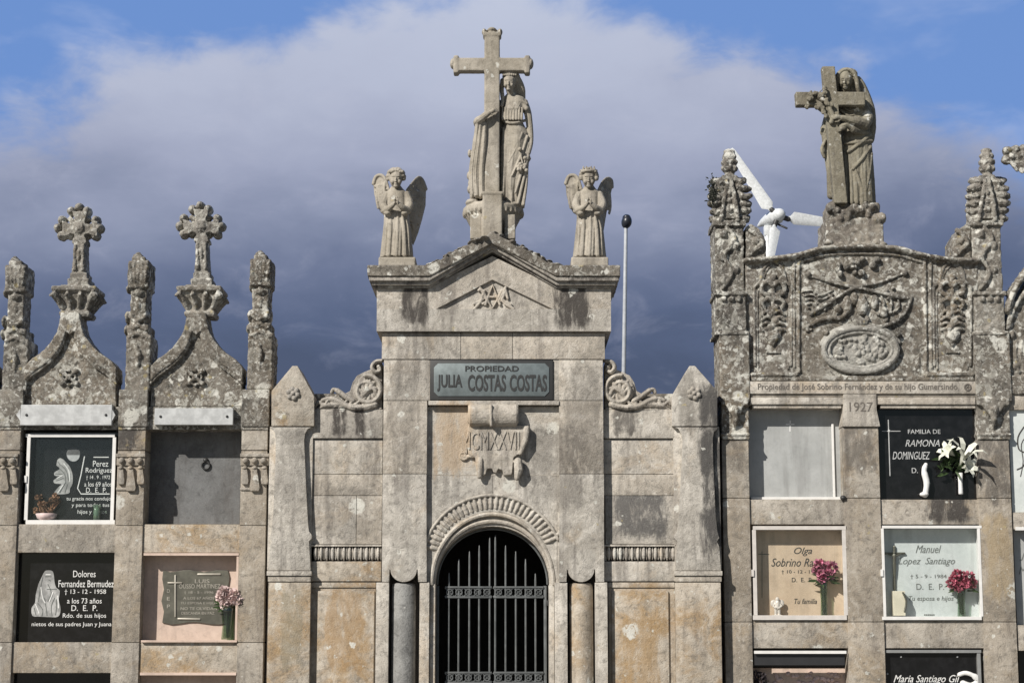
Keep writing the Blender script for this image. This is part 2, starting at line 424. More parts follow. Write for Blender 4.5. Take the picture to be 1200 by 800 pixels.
M['white_marble'] = stone('white_marble', (.55, .59, .58), (.66, .69, .68), ochre=.0, dark=.0, lichen=0, streak=.2, mott=0.2, seed=46, grain=.08, island=0, bump=.0003)
M['frost'] = stone('pale_slab', (.37, .38, .375), (.44, .45, .445), ochre=.0, dark=.0, lichen=0, streak=.25, mott=0.2, seed=43, grain=.06, island=0, bump=.0003)
M['frost'].node_tree.nodes['Principled BSDF'].inputs['Roughness'].default_value = .4
M['alu'] = plain('white_aluminium', (.74, .73, .71), .4, vary=.05)
M['steel'] = plain('steel_trim', (.45, .45, .44), .35, metal=.6)
M['plate'] = plain('light_plate', (.48, .49, .49), .5, vary=.16, bump=.001)
M['plaque'] = plain('grey_metal_plaque', (.17, .20, .205), .45, metal=.3, vary=.15)
M['plaque_dark'] = plain('plaque_dark_rim', (.035, .035, .035), .5)
M['bronze'] = plain('dull_bronze', (.13, .125, .10), .4, metal=.3, vary=.2)
M['bronze_hi'] = plain('rubbed_bronze', (.45, .42, .36), .4, metal=.3)
M['gate'] = plain('grey_gate_paint', (.12, .128, .13), .5, metal=.2, vary=.2)
M['turbine'] = plain('white_turbine_paint', (.62, .64, .65), .4, vary=.12)
M['pole'] = plain('grey_white_pole', (.36, .38, .41), .5, vary=.1)
M['lampblack'] = plain('black_lamp', (.02, .022, .03), .35)
M['petal_white'] = plain('white_petals', (.66, .67, .58), .6, vary=.12)
M['petal_pinkwhite'] = plain('pale_pink_petals', (.66, .52, .50), .7, vary=.2)
M['petal_rose'] = plain('rose_petals', (.46, .16, .235), .7, vary=.4)
M['petal_red'] = plain('crimson_petals', (.40, .105, .15), .7, vary=.4)
M['petal_dry'] = plain('dry_flowers', (.30, .17, .10), .8, vary=.4)
M['leaf'] = plain('leaves', (.05, .085, .03), .55, vary=.35)
M['candle'] = plain('ivory_wax', (.72, .66, .52), .5)
M['ceramic'] = plain('glazed_ceramic', (.66, .60, .54), .25, vary=.12)
M['white_ceramic'] = plain('white_ceramic', (.75, .75, .74), .25)
def glassmat(name, tint, refl=.06, rough=.02):
    m, g, b = newmat(name); g.n.remove(b)
    t = g.new('ShaderNodeBsdfTransparent'); t.inputs[0].default_value = (*tint, 1)
    gl = g.new('ShaderNodeBsdfGlossy'); gl.inputs['Roughness'].default_value = rough
    mx = g.new('ShaderNodeMixShader'); mx.inputs[0].default_value = refl
    g.l.new(t.outputs[0], mx.inputs[1]); g.l.new(gl.outputs[0], mx.inputs[2])
    out = [n for n in g.n if n.type == 'OUTPUT_MATERIAL'][0]; g.l.new(mx.outputs[0], out.inputs[0]); return m
M['glass'] = glassmat('window_glass', (.97, .98, .98), .035)
M['vase_glass'] = glassmat('green_vase_glass', (.62, .72, .62), .12)
# ground
gm, g, b = newmat('cemetery_paving')
pos = g.new('ShaderNodeNewGeometry').outputs['Position']
c = g.mix(g.step(g.noise(pos, 1.2, 6, .6), .35, .65), (.13, .125, .11), (.20, .19, .17))
c = g.mix(g.math('MULTIPLY', g.step(g.noise(pos, 40, 4, .6), .5, .3), .4), c, (.09, .085, .08))
g.put(b.inputs['Base Color'], c); b.inputs['Roughness'].default_value = .9
bp = g.new('ShaderNodeBump'); bp.inputs['Distance'].default_value = .01; g.put(bp.inputs['Height'], g.noise(pos, 30, 5, .6)); g.put(b.inputs['Normal'], bp.outputs[0])

# ------------------------------------------------------------------ ground
mb = MB(); mb.add([(-900, -900, 0), (900, -900, 0), (900, 1500, 0), (-900, 1500, 0)], [(0, 1, 2, 3)])
tag(make('ground', mb, gm), kind='structure')

# ================================================================== shared carved pieces
def rosette(mb, u, v, y, r, k=6):
    for i in range(k):
        a = 2*math.pi*i/k+.3
        mb.e(u+math.cos(a)*r*.62, v+math.sin(a)*r*.62, y, r*.36, r*.36, 3.0)
    mb.e(u, v, y, r*.3, r*.3, 4.2)

def strapknot(mb, u, v, y, r):
    for a in (40, -42):
        c, s_ = math.cos(R(a)), math.sin(R(a))
        mb.t([(u-c*r, v-s_*r, y), (u, v, y-.012), (u+c*r, v+s_*r, y)], [2.6, 1.9, 2.6], 6)
        for q in (-1, 1): mb.e(u+q*c*r, v+q*s_*r, y, 3.6, 3.0, 3.0)
    mb.e(u, v, y, 4, 4, 4); mb.e(u, v-r*.75, y, 2.6, 2.6, 2.6); mb.e(u, v+r*.8, y, 2.4, 2.4, 2.4)
    for q in (-1, 1): mb.t([(u+q*r*.35, v-r*.75, y), (u+q*r*.7, v, y), (u+q*r*.3, v+r*.7, y)], 1.6, 6)

def spiral(u, v, y, r0, r1, turns, a0=0, sgn=1, n=34):
    out = []
    for i in range(n+1):
        t = i/n; r = r0+(r1-r0)*t; a = R(a0)+sgn*turns*2*math.pi*t
        out.append((u+r*math.cos(a), v+r*math.sin(a), y))
    return out

def pinnacle(parent, c, v_off=0, mat=None, name='pinnacle'):
    """slim square pinnacle with ribbed head (left niche wall)"""
    mb = MB(); o = v_off
    mb.bx(c-15, 392+o, c+14, 458+o, .00, .34, .012)
    mb.bx(c-12.5, 380+o, c+12, 394+o, .02, .32, .012)
    mb.bx(c-9.5, 333+o, c+9.5, 384+o, .045, .295, .012)
    mb.bx(c-12.5, 305+o, c+12.5, 337+o, .01, .31, .015)
    mb.bx(c-8, 300+o, c+8, 307+o, .06, .27, .015)
    mb.lathe(W(c, 303+o, .16), [(.055, 0), (.04, .03), (.012, .055)], 12)
    for s_ in (-1, 1):
        mb.e(c+s_*10.5, 373+o, .14, 4, 8, 17); mb.e(c+s_*12, 388+o, .14, 3.5, 7, 17)
        mb.e(c+s_*9.5, 340+o, .14, 3, 5, 15)
    mb.t([(c-9, 371+o, .03), (c-2, 377+o, .015), (c+8, 372+o, .03)], [2.6, 3.2, 2.2], 7); mb.t([(c-8, 384+o, .02), (c, 381+o, .01), (c+9, 386+o, .02)], [2.2, 2.8, 2.4], 7); mb.t([(c-11, 395+o, .0), (c, 390+o, -.006), (c+10, 396+o, .0)], [1.8, 2.4, 1.8], 7)
    for i in range(-2, 3): mb.t([(c+i*5.0, 309+o, .005), (c+i*4.4, 322+o, -.006), (c+i*3.8, 331+o, .01)], [2.3, 2.2, 1.2], 6)
    mb.e(c, 343+o, .035, 6, 4, 4); mb.e(c, 356+o, .045, 3, 7, 2.5)
    mb.t([(c-3, 404+o, 0), (c, 415+o, -.01), (c-1, 432+o, 0)], [2.5, 4, 1.5], 6)
    return make(name, mb, mat or M['old'], parent, vox=.0085, rough=(.0065, 26))

def ogee_gable(parent, c, mat=None):
    mb = MB()
    half = [(54, 430), (46, 421), (33, 412), (23, 401), (15, 388), (11, 368)]
    inner = [(54, 446), (44, 436), (30, 426), (18, 414), (9, 400), (3, 378)]
    for q in (-1, 1):
        a = curve([(c+q*u, v, 0) for u, v in half], 5); b = curve([(c+q*u, v, 0) for u, v in inner], 5)
        for k in range(len(a)-1):
            qd = [(a[k][0], a[k][1]), (a[k+1][0], a[k+1][1]), (b[k+1][0], b[k+1][1]), (b[k][0], b[k][1])]
            mb.pr(qd if q > 0 else qd[::-1], -.005, .27, 0)
        mb.t([(u, v+3.5, .02) for u, v, y in b[:-2]], 2.0, 6)
    L = [(c-a, b) for a, b in half]; Rr = [(c+a, b) for a, b in half[::-1]]
    mb.pr([(c-54, 476)]+L+Rr+[(c+54, 476)], .045, .25, 0)
    mb.pr([(c-11, 366), (c+11, 366), (c+9, 384), (c, 392), (c-9, 384)], -.01, .26, 0)
    o = make('gable', mb, mat or M['old'], parent, vox=.0075, rough=(.0042, 30))
    m2 = MB(); strapknot(m2, c-1, 442, .035, 11)
    make('carved_knot', m2, M['old'], o, vox=.0055, rough=(.002, 30))
    return o

def crown_cross(c, vc, arm, label):
    """stone cross on a flared crown capital; c centre column, vc row of the crossing"""
    cr = W(c, 368, .15)
    t = thing('stone_cross', label, 'cross', cr, 'lobed stone crosses on the niche wall gables')
    mb = MB(); yy = .15
    mb.lathe(cr, [(.12, -.04), (.13, -.02), (.13, .0), (.11, .012), (.105, .05), (.13, .11), (.16, .155), (.15, .16), (.185, .175), (.19, .185), (.19, .21), (.13, .222), (.12, .235)], sq=True)
    for q in (-1, 1):
        for sx in (-1, -.33, .33, 1):
            big_ = 1 if abs(sx) == 1 else .75
            for fx, fy in ((sx*.14, q*.15), (q*.15, sx*.14)):
                mb.tube([cr+Vector((fx*.75, fy*.72, .03)), cr+Vector((fx*.95, fy*.95, .10)), cr+Vector((fx*1.22, fy*1.22, .15)), cr+Vector((fx*1.30, fy*1.30, .13))], [.018, .028*big_, .026*big_, .014], 7)
    make('capital', mb, M['old_light'], t, vox=.006, rough=(.0028, 40))
    m2 = MB(); A = arm
    m2.bx(c-13, 326, c+12, 342, yy-.12, yy+.12, .01); m2.bx(c-10, 319, c+10, 328, yy-.10, yy+.10, .01)
    m2.pr([(c-8.8, 324), (c-7, 300), (c-6.5, vc+10), (c+6.5, vc+10), (c+7, 300), (c+8.8, 324)], yy-.085, yy+.085, .01)
    # four flaring arms round a raised boss
    for a in (0, 90, 180, 270):
        ca, sa = math.cos(R(a)), math.sin(R(a))
        f = lambda p, q: (c+ca*p-sa*q, vc+sa*p+ca*q)
        L = A*.86 if a != 90 else A*.7
        pts = [f(3, -7), f(L*.5, -5.5), f(L*.75, -8), f(L, -8.5), f(L, 8.5), f(L*.75, 8), f(L*.5, 5.5), f(3, 7)]
        m2.pr(pts, yy-.085, yy+.085, .0)
        if a == 90: continue
        for p, q in ((L+3.5, 0), (L-1, -9), (L-1, 9)):
            u_, v_ = f(p, q); m2.e(u_, v_, yy, 5.6, 5.6, 13)
    m2.e(c, vc, yy-.05, 9.5, 9.5, 9)
    for a in (45, 135, 225, 315):
        ca, sa = math.cos(R(a)), math.sin(R(a))
        m2.t([(c+ca*7, vc+sa*7, yy), (c+ca*15, vc+sa*15, yy)], [4.0, 3.4], 8, 2.4)
    for q in (-1, 1): m2.t([(c+q*4.5, vc+20, yy-.085), (c+q*5, vc+32, yy-.09), (c+q*4.5, vc+48, yy-.09)], [2.2, 1.4, 2.4], 6)
    m2.e(c, vc+30, yy-.085, 2.5, 8, 2.5)
    lean = .022 if c < 150 else -.008
    for p_ in m2.v: p_.x += (p_.z-cr.z)*lean
    make('cross', m2, M['old_light'], t, vox=.006, rough=(.0045, 30 if c < 150 else 26))
    return t

def tassel_corbel(parent, c, v, y, mat):
    mb = MB()
    mb.bx(c-17, v, c+17, v+4, y-.03, y+.02, .004); mb.bx(c-16.5, v+4, c+16.5, v+14, y-.015, y+.02, .004)
    for i in (-1, 0, 1):
        mb.e(c+i*10.5, v+8.5, y-.018, 3.8, 3.8, 3.8)
    for i in (-1, 0, 1):
        dz = 44 if i == 0 else 36; w2 = 6 if i == 0 else 4.3
        mb.pr([(c+i*11.5-2.4, v+16), (c+i*11.5+2.4, v+16), (c+i*11.5+w2, v+dz-4), (c+i*11.5+w2*.8, v+dz), (c+i*11.5-w2*.8, v+dz), (c+i*11.5-w2, v+dz-4)], y-.032, y+.02, .005)
        mb.e(c+i*11.5, v+17, y-.02, 3.4, 2.4, 3.4)
    mb.bx(c-17, v+40, c-5, v+43, y-.012, y+.02, .003)
    return make('tassel_corbel', mb, mat, parent, autos=True)

# ================================================================== LEFT NICHE WALL
LW = thing('niche_wall', 'weathered granite burial niche wall at left with ogee gables, crosses and slim pinnacles', 'niche wall', W(150, VB, 0))
# piers (edges measured at row 560)
PIERS_L = [(-14, 22), (137, 169), (282, 312.5)]
for a, b_ in PIERS_L:
    mb = MB(); y0 = 0.0
    rows = [(500, 527), (528, 615), (615.6, 752), (752.6, 880), (880.6, VB)]
    for v0, v1 in rows: mb.bx(a, v0, b_, v1, y0, .45, .005, ref=560)
    make('pier', mb, M['pier'], LW, autos=True)
    tassel_corbel(LW, (a+b_)/2 + (1 if a > 200 else 0), 531, y0, M['pier'])
    m2 = MB(); m2.bx(a-1, 456, b_+1, 499.4, -.02, .4, .008, ref=560); m2.bx(a-.2, 499.4, b_+.2, 503.5, -.008, .3, .003, ref=560)
    make('pier_head', m2, M['old'], LW, autos=True)
mb = MB(); mb.bx(-95, 478, -14, VB, .02, .45, ref=560)
make('end_pier', mb, M['pier'], LW)
# beams between the niches
ROWS_L = [(503, 614), (647, 752), (788, 892)]
for a, b_ in ((22, 137), (169, 282)):
    for v0, v1 in ((614, 647), (752, 788)):
        mb = MB(); mb.bx(a-.5, v0, b_+.5, v1, .018, .44, .005, ref=560)
        make('beam', mb, M['ashlar_warm'] if a > 100 else M['pier'], LW, autos=True)
    mb = MB(); mb.bx(a-.5, 892, b_+.5, VB, .018, .44, .005, ref=560); make('plinth', mb, M['pier'], LW)
    # lintel zone above the openings
    mb = MB(); mb.bx(a-.5, 476.4, b_+.5, 503, .03, .44, .006, ref=560); make('lintel', mb, M['old'], LW)
# fillets framing niche four
mb = MB()
mb.bx(171, 647.6, 282, 650.6, -.004, .03, .002, ref=560)
mb.bx(171, 749.6, 282, 752.2, -.012, .03, .002, ref=560); mb.bx(279.4, 651, 282, 749.4, .004, .03, .002, ref=560)
mb.bx(171, 787.6, 282, 790.8, -.006, .03, .002, ref=560)
make('marble_edging', mb, M['salmon'], LW)
# body behind
mb = MB(); bl = W(-95, 560, 0).x; br = W(312.5, 560, 0).x
mb.box(bl, br, .455, 2.7, 0, W(0, 470, 0).z, .01)
make('rear_body', mb, M['body'], LW)
for c in (-59, 82, 230): ogee_gable(LW, c)
for c in (-130, 19, 163, 306): pinnacle(LW, c-1, {19: 5, 163: 0, 306: -2}.get(c, 2))
crown_cross(91, 268, 24, 'lobed stone cross on crown capital, farthest left of the two, above the left white plate')
crown_cross(236.5, 266, 24, 'lobed stone cross on crown capital, between two pinnacles, nearer the chapel')
# white plates screwed to the lintels
for (u0, u1, v0, v1, lb) in ((24, 131, 474, 498, 'blank whitish plate with angled ends above the black slab niche'), (181, 273, 478, 497.5, 'blank white plate with two screws above the empty cement niche')):
    t = thing('blank_plate', lb, 'plate', W((u0+u1)/2, v1, 0), 'blank plates over the niches')
    mb = MB(); mb.bx(u0, v0, u1, v1, -.035, .029, .004)
    if u0 < 100: mb.pr([(u0-5, (v0+v1)/2), (u0-.2, v0+5), (u0-.2, v1-5)], -.03, .02, 0); mb.pr([(u1+4, (v0+v1)/2), (u1+.2, v0+5), (u1+.2, v1-5)], -.03, .02, 0)
    make('plate', mb, M['plate'], t)
    for q in (u0+7, u1-7):
        m2 = MB(); m2.e(q, (v0+v1)/2, -.037, 1.6, 1.6, 1.2, n=10); make('screw', m2, M['plaque_dark'], t)

# ================================================================== niche contents helpers
def slab(label, u0, v0, u1, v1, y, mat, name='memorial_slab', cat='memorial slab', th=.03, ref=None):
    t = thing(name, label, cat, W((u0+u1)/2, v1, y))
    mb = MB(); mb.bx(u0, v0, u1, v1, y, y+th, .002, ref=ref)
    make('slab', mb, mat, t); return t
def inscr(t, lines, mat, y, name='inscription', th=.0025):
    lines = [l if len(l) > 5 else (*l, 0, .0) for l in lines]; lines = [l if len(l) > 6 else (*l, .0) for l in lines]
    ms = [text_mb(s, u, v, w_, h_, y, th, *(ex or ())) for s, u, v, w_, h_, *ex in [(l[0], l[1], l[2], l[3], l[4], *l[5:]) for l in lines] for ex in [ex]]
    return make(name, merge(*ms), mat, t)
def glazed(label, u0, v0, u1, v1, y, fw, mat, depth=.02, back=.12):
    t = thing('niche_window', label, 'niche window', W((u0+u1)/2, v1, y))
    mb = MB()
    mb.bx(u0, v0, u1, v0+fw, y, y+depth, .002); mb.bx(u0, v1-fw*1.25, u1, v1, y-.004, y+depth, .002)
    mb.bx(u0, v0+fw+.1, u0+fw, v1-fw*1.25-.1, y+.001, y+depth, .002, ref=(v0+v1)/2); mb.bx(u1-fw, v0+fw+.1, u1, v1-fw*1.25-.1, y+.001, y+depth, .002, ref=(v0+v1)/2)
    make('frame', mb, mat, t)
    mb = MB(); ya, yz = y+depth+.001, back-.001; vm = (v0+v1)/2; e_ = .8
    mb.bx(u0+e_, v0+e_, u1-e_, v0+e_+1.2, ya, yz, 0); mb.bx(u0+e_, v1-e_-1.2, u1-e_, v1-e_, ya, yz, 0)
    mb.bx(u0+e_, v0+2.2, u0+e_+1.2, v1-2.2, ya, yz, 0, ref=vm); mb.bx(u1-e_-1.2, v0+2.2, u1-e_, v1-2.2, ya, yz, 0, ref=vm)
    make('lining', mb, M['bronze'] if back > .14 else mat, t)
    mb = MB(); mb.bx(u0+fw*.9, v0+fw*.9, u1-fw*.9, v1-fw, y+.008, y+.011, 0); make('pane', mb, M['glass'], t)
    m2 = MB(); m2.bx(u0-1.8, (v0+v1)/2-4, u0+1.2, (v0+v1)/2+4, y-.01, y+.005, .001); make('catch', m2, mat, t)
    return t
def petals(mb, c, r, n, size, squash=1.0):
    for i in range(n):
        z = 1-2*(i+.5)/n; a = i*2.39996; q = math.sqrt(max(0, 1-z*z))
        d = Vector((q*math.cos(a), q*math.sin(a), z*squash)); d.normalize()
        d = (d+Vector((random.uniform(-.2, .2), random.uniform(-.2, .2), random.uniform(-.2, .2)))).normalized()
        b0 = c+d*r*.35; tip = c+d*r*random.uniform(.9, 1.1)
        s_ = d.cross(Vector((random.uniform(-1, 1), random.uniform(-1, 1), random.uniform(-1, 1)))).normalized()*size
        k = d.cross(s_).normalized()*size*.5
        md_ = c+d*r*.72
        mb.add([b0, md_+s_+k*.3, tip+s_*.45+k, tip-s_*.45+k, md_-s_+k*.3], [(0, 1, 2, 3, 4)])
def leafblade(mb, p, d, L, w_):
    d = Vector(d).normalized(); s_ = d.cross(Vector((random.uniform(-.4, .4), -1, .3))).normalized()*w_
    nrm = s_.cross(d).normalized()*L*.12
    P = Vector(p)
    mb.add([P, P+d*L*.35+s_+nrm, P+d*L*.75+s_*.7+nrm*.6, P+d*L-nrm, P+d*L*.75-s_*.7+nrm*.6, P+d*L*.35-s_+nrm, P+d*L*.5+nrm*.2],
           [(0, 1, 6, 5), (1, 2, 6), (2, 3, 6), (3, 4, 6), (4, 5, 6)])
def bouquet(label, u, vbase, vtop, y, spread, mat, kind='round', vase='glass', nb=7, vw=6, seed=1, rise=12):
    random.seed(seed)
    t = thing('flower_vase', label, 'flowers', W(u, vbase, y))
    H = (vbase-vtop); vt = vtop+spread*1.1
    pv = W(u, vbase, y); vh = (vbase-vt)*PX*.92
    if vase:
        m = MB(); rr = vw*PX
        prof = [(rr*.8, .001), (rr*.85, .004), (rr*.72, vh*.4), (rr*.9, vh*.8), (rr*1.05, vh), (rr*.92, vh), (rr*.78, vh*.8), (rr*.6, vh*.4), (rr*.6, .01)]
        make('vase', m.lathe(pv, prof, 20), M['vase_glass'] if vase == 'glass' else M['white_ceramic'], t, smooth=True)
    ms = MB()
    for i in range(9):
        a = random.uniform(-1, 1)
        ms.tube([pv+Vector((a*.012, random.uniform(-.01, .01), .02)), pv+Vector((a*.02, random.uniform(-.015, .015), vh)), W(u+a*spread*.6, vtop+spread*random.uniform(.5, 1), y-.01)], .0028, 5)
    make('stems', ms, M['leaf'], t)
    ml = MB()
    for i in range(26):
        a = random.uniform(-1, 1)
        p = W(u+a*spread*.5, vtop+spread*random.uniform(.7, 1.5), y-random.uniform(-.02, .03))
        leafblade(ml, p, (a*1.6+random.uniform(-.4, .4), random.uniform(-.5, .2), random.uniform(-.5, .9)), random.uniform(.05, .085), .010)
    make('leaves', ml, M['leaf'], t)
    mf = MB()
    for i in range(nb):
        a = i*2.4; q = math.sqrt((i+.4)/nb)*spread*.66
        petals(mf, W(u+q*math.cos(a), vtop+spread*.72+q*math.sin(a)*.72, y-.015-random.uniform(0, .04)), random.uniform(.042, .058), 60, .014)
    make('blooms', mf, mat, t)
    return t

# ---- left wall, top left niche: black slab behind a white framed window
y1 = .15
s1 = slab('black slab with pale praying figure and white lettering behind white framed glass', 22, 503, 137, 614, y1, M['black'], ref=560)
gz = glazed('white framed glass door over the top left black memorial slab', 30, 508, 134.5, 614, .045, 4.0, M['alu'], back=.15)
inscr(s1, [('Perez', 118, 543, 18, 7), ('Rodriguez', 116, 551.5, 31, 7.5), ('\u2020 14 . 9 . 1972', 115, 559.5, 28, 5.5), ('a los 69 a\u00f1os', 115, 567, 32, 5.5), ('D.  E.  P.', 113, 574, 24, 6), ('tu gracia nos condujo', 104, 584.5, 52, 5.5), ('y para todos tus', 106, 592, 44, 5.5), ('hijos y nietos', 108, 600, 34, 6)], M['letter'], y1)
m = MB()
m.t([(99, 535, y1), (95, 556, y1), (91, 572, y1), (95, 578.5, y1), (128, 578.5, y1)], .8, 5, .4)
m.t([(110, 535.5, y1), (127, 535.5, y1)], .7, 5, .4)
make('engraved_line', m, M['letter'], s1)
def engraved(parent, name, outline, folds, y, shades=()):
    m = MB(); cu = [(u, v) for u, v, _ in curve([(u, v, 0) for u, v in outline], 3)]
    m.pr(cu, y-.005, y+.001, 0); o = make(name, m, M['engrave'], parent)
    m = MB()
    for f in folds: m.t([(u, v, y-.0055) for u, v, _ in curve([(u, v, 0) for u, v in f], 3)], .55, 5, .6)
    make('fold_lines', m, M['letter_grey'], o)
    m = MB()
    for f in shades: m.t([(u, v, y-.0055) for u, v, _ in curve([(u, v, 0) for u, v in f], 3)], .8, 5, .6)
    if shades: make('highlights', m, M['letter'], o)
engraved(s1, 'praying_figure', [(67, 539), (70, 536.5), (74, 538), (77, 541), (82, 547), (85, 556), (85, 566), (82, 572), (80, 578), (64, 578), (68, 571), (72, 567), (64, 566), (63, 562), (70, 558), (64, 557), (64, 553), (70, 549), (66, 545)],
    [[(72, 545), (78, 552), (80, 562)], [(70, 549), (76, 556), (77, 566)], [(66, 563), (74, 560)], [(65, 555), (73, 555)], [(76, 566), (70, 577)], [(79, 567), (76, 577)], [(68, 541), (71, 545)]], y1, [[(75, 543), (81, 552), (82, 564)], [(67, 560), (73, 557)], [(74, 568), (68, 577)]])
m = MB(); m.e(86, 532, y1, 8.2, 8.2, .6, n=24); make('oval_portrait', m, M['render_grey'], s1, smooth=True)
m = MB(); m.pr([(78.5+ .0, 533)]+[(86+7.4*math.cos(R(a)), 533+7.4*math.sin(R(a))) for a in range(0, 181, 15)], y1-.008, y1-.004, 0); make('portrait_inset', m, M['plate'], s1)
random.seed(3)
t = thing('dried_posy', 'rusty brown dried flowers in pale pink pot inside the top left niche', 'flowers', W(54, 611, .10))
m = MB(); m.lathe(W(54, 610, .10), [(.05, 0), (.075, .02), (.09, .055), (.085, .06)], 18); make('pot', m, M['petal_pinkwhite'], t, smooth=True)
m = MB()
for i in range(16): petals(m, W(54+random.uniform(-13, 13), 592+random.uniform(-14, 8), .10+random.uniform(-.03, .02)), .024, 20, .010)
make('dry_blooms', m, M['petal_dry'], t)
m = MB()
for i in range(24): leafblade(m, W(54+random.uniform(-8, 8), 600, .1), (random.uniform(-1.2, 1.2), -.1, 1), random.uniform(.05, .16), .006)
make('dry_leaves', m, M['petal_dry'], t)
t = thing('candle', 'greenish candle glass standing at the right of the top left niche', 'candle', W(113, 611, .10))
m = MB(); m.lathe(W(113, 610, .10), [(.034, 0), (.037, .01), (.037, .13), (.03, .135)], 18); make('candle_glass', m, M['vase_glass'], t, smooth=True)
m = MB(); m.lathe(W(113, 609.5, .10), [(.026, 0), (.026, .11), (.01, .112), (.004, .125)], 14); make('wax', m, plain('green_wax', (.30, .36, .28), .5), t, smooth=True)

# ---- top right niche of left wall: bare cement with a ring pull
s2 = slab('bare grey cement closing of the empty niche', 169, 503, 282, 614, .235, M['render_grey'], 'niche_closure', 'niche closure', ref=560)
t = thing('ring_pull', 'small dark iron ring pull on the bare cement niche closure', 'ring', W(241, 541, .23))
m = MB(); m.e(241, 539, .23, 3.4, 3.0, 3.2); make('boss', m, M['plaque_dark'], t, smooth=True)
m = MB(); m.t([(241+4.6*math.cos(R(a)), 545+4.6*math.sin(R(a)), .222) for a in range(0, 361, 24)], 1.1, 6); make('ring', m, M['plaque_dark'], t, smooth=True)

# ---- second row left: black slab, virgin figure
s3 = slab('black slab with crowned virgin figure and white lettering, second row far left', 22, 647, 137, 752, .11, M['black'], ref=560)
y3 = .11
inscr(s3, [('Dolores', 99, 672, 26, 7.5), ('Fernandez Bermudez', 101, 683.5, 64, 8), ('\u2020 13 - 12 - 1958', 100, 693.5, 48, 6.5), ('a los 73 a\u00f1os', 99, 703.5, 40, 6), ('D.  E.  P.', 99, 712, 30, 6.5), ('Rdo. de sus hijos', 99, 721.5, 50, 6.5), ('nietos de sus padres Juan y Juana', 84, 731.5, 92, 6)], M['letter'], y3)
engraved(s3, 'virgin_figure', [(51, 671), (54, 668), (61, 668.5), (63, 673), (64, 682), (66, 688), (70, 692), (69, 702), (71, 714), (68, 722), (58, 722.5), (46, 722), (38, 721), (37, 712), (41, 706), (42, 696), (45, 684)],
    [[(50, 676), (47, 690), (45, 704)], [(56, 684), (60, 694), (56, 704)], [(44, 706), (50, 714), (49, 721)], [(52, 700), (54, 712), (55, 721)], [(64, 700), (60, 710), (61, 721)], [(66, 702), (66, 712), (65, 720)], [(53, 675), (60, 675)], [(55, 690), (66, 690)], [(40, 712), (42, 720)], [(57, 679), (59, 680)]], y3, [[(48, 688), (50, 700), (53, 706)], [(62, 694), (58, 704)], [(54, 673), (59, 673)], [(42, 708), (46, 718)], [(68, 698), (69, 712)]])
# ---- second row right: salmon marble with bronze plaque
s4 = slab('salmon marble slab with wavy dark bronze plaque, second row beside the chapel buttress', 169, 650, 282, 750, .13, M['salmon'], ref=560)
y4 = .13
pts = [(191, 668)]+[(191+i*8, 668.5+1.2*math.sin(i*1.3)) for i in range(1, 9)]+[(267, 668), (269, 676), (267, 690), (268, 705), (266, 720), (267, 729)]+[(267-i*9.4, 730+1.5*math.sin(i*1.1)) for i in range(1, 8)]+[(190, 729), (192, 716), (189, 704), (192, 690), (190, 678)]
m = MB(); m.pr(pts, y4-.014, y4+.005, .002); pl = make('plaque', m, M['bronze'], s4)
inscr(pl, [('LUIS', 237, 680.5, 17, 4.5), ('OUSSO MARTINEZ', 234, 686.5, 48, 5), ('\u2020 18 - 5 - 1996', 233, 694, 34, 3.6), ('A LOS 67 A\u00d1OS', 233, 700, 36, 3.6), ('TU ESPOSA E HIJOS', 233, 706.5, 42, 3.4), ('NO TE OLVIDAN', 233, 712.5, 42, 3.2), ('DESCANSA EN PAZ', 232, 718, 38, 3.0), ('D', 197.5, 692, 3.4, 4), ('E', 197.5, 701, 3.4, 4), ('P', 197.5, 710, 3.4, 4)], M['bronze_hi'], y4-.014)
m = MB(); m.t([(205.5, 674, y4-.016), (205.5, 722, y4-.016)], 1.2, 6, .8); m.t([(197, 682.5, y4-.018), (213, 682.5, y4-.018)], 1.0, 6, .8); m.t([(232, 672.5, y4-.016), (258, 672.5, y4-.016)], 1.4, 6, .6); m.t([(209, 724.5, y4-.016), (234, 725, y4-.016)], 1.4, 6, .6)
make('crucifix', m, M['bronze_hi'], pl, smooth=True)
bouquet('pale pink chrysanthemums in a tall green glass vase in the salmon marble niche', 267, 749, 686, .07, 19, M['petal_pinkwhite'], nb=9, vw=9, seed=12)
# ---- bottom row, cut by the frame
slab('salmon slab mostly below the picture, under the salmon marble niche', 169, 790, 282, 892, .13, M['salmon'], ref=560)
slab('black slab of the lowest row at far left, only its top seen', 22, 788, 137, 892, .11, M['black'], ref=560)

# ================================================================== CHAPEL (mausoleum)
CH = thing('mausoleum', 'pale granite chapel tomb with arched gate, pediment and name plaque in the middle', 'mausoleum', W(578, VB, 0))
def P(name, mb, mat, parent=CH, **kw):
    kw.setdefault('autos', True)
    return make(name, mb, mat, parent, **kw)
YB, YC, YR, YU = -.05, -.130, -.08, -.18     # bays, central pilasters, recess, upper block
# backing mortar for the joints
for a, b_, v0, v1, yy_ in ((366, 447, 482, 680, YB), (710, 792, 482, 680, YB), (448.5, 499, 391, 664, YC), (656, 707, 391, 664, YC)):
    m = MB(); m.bx(a, v0, b_, v1, yy_+.012, .1, 0, ref=560); P('mortar', m, M['joint'])
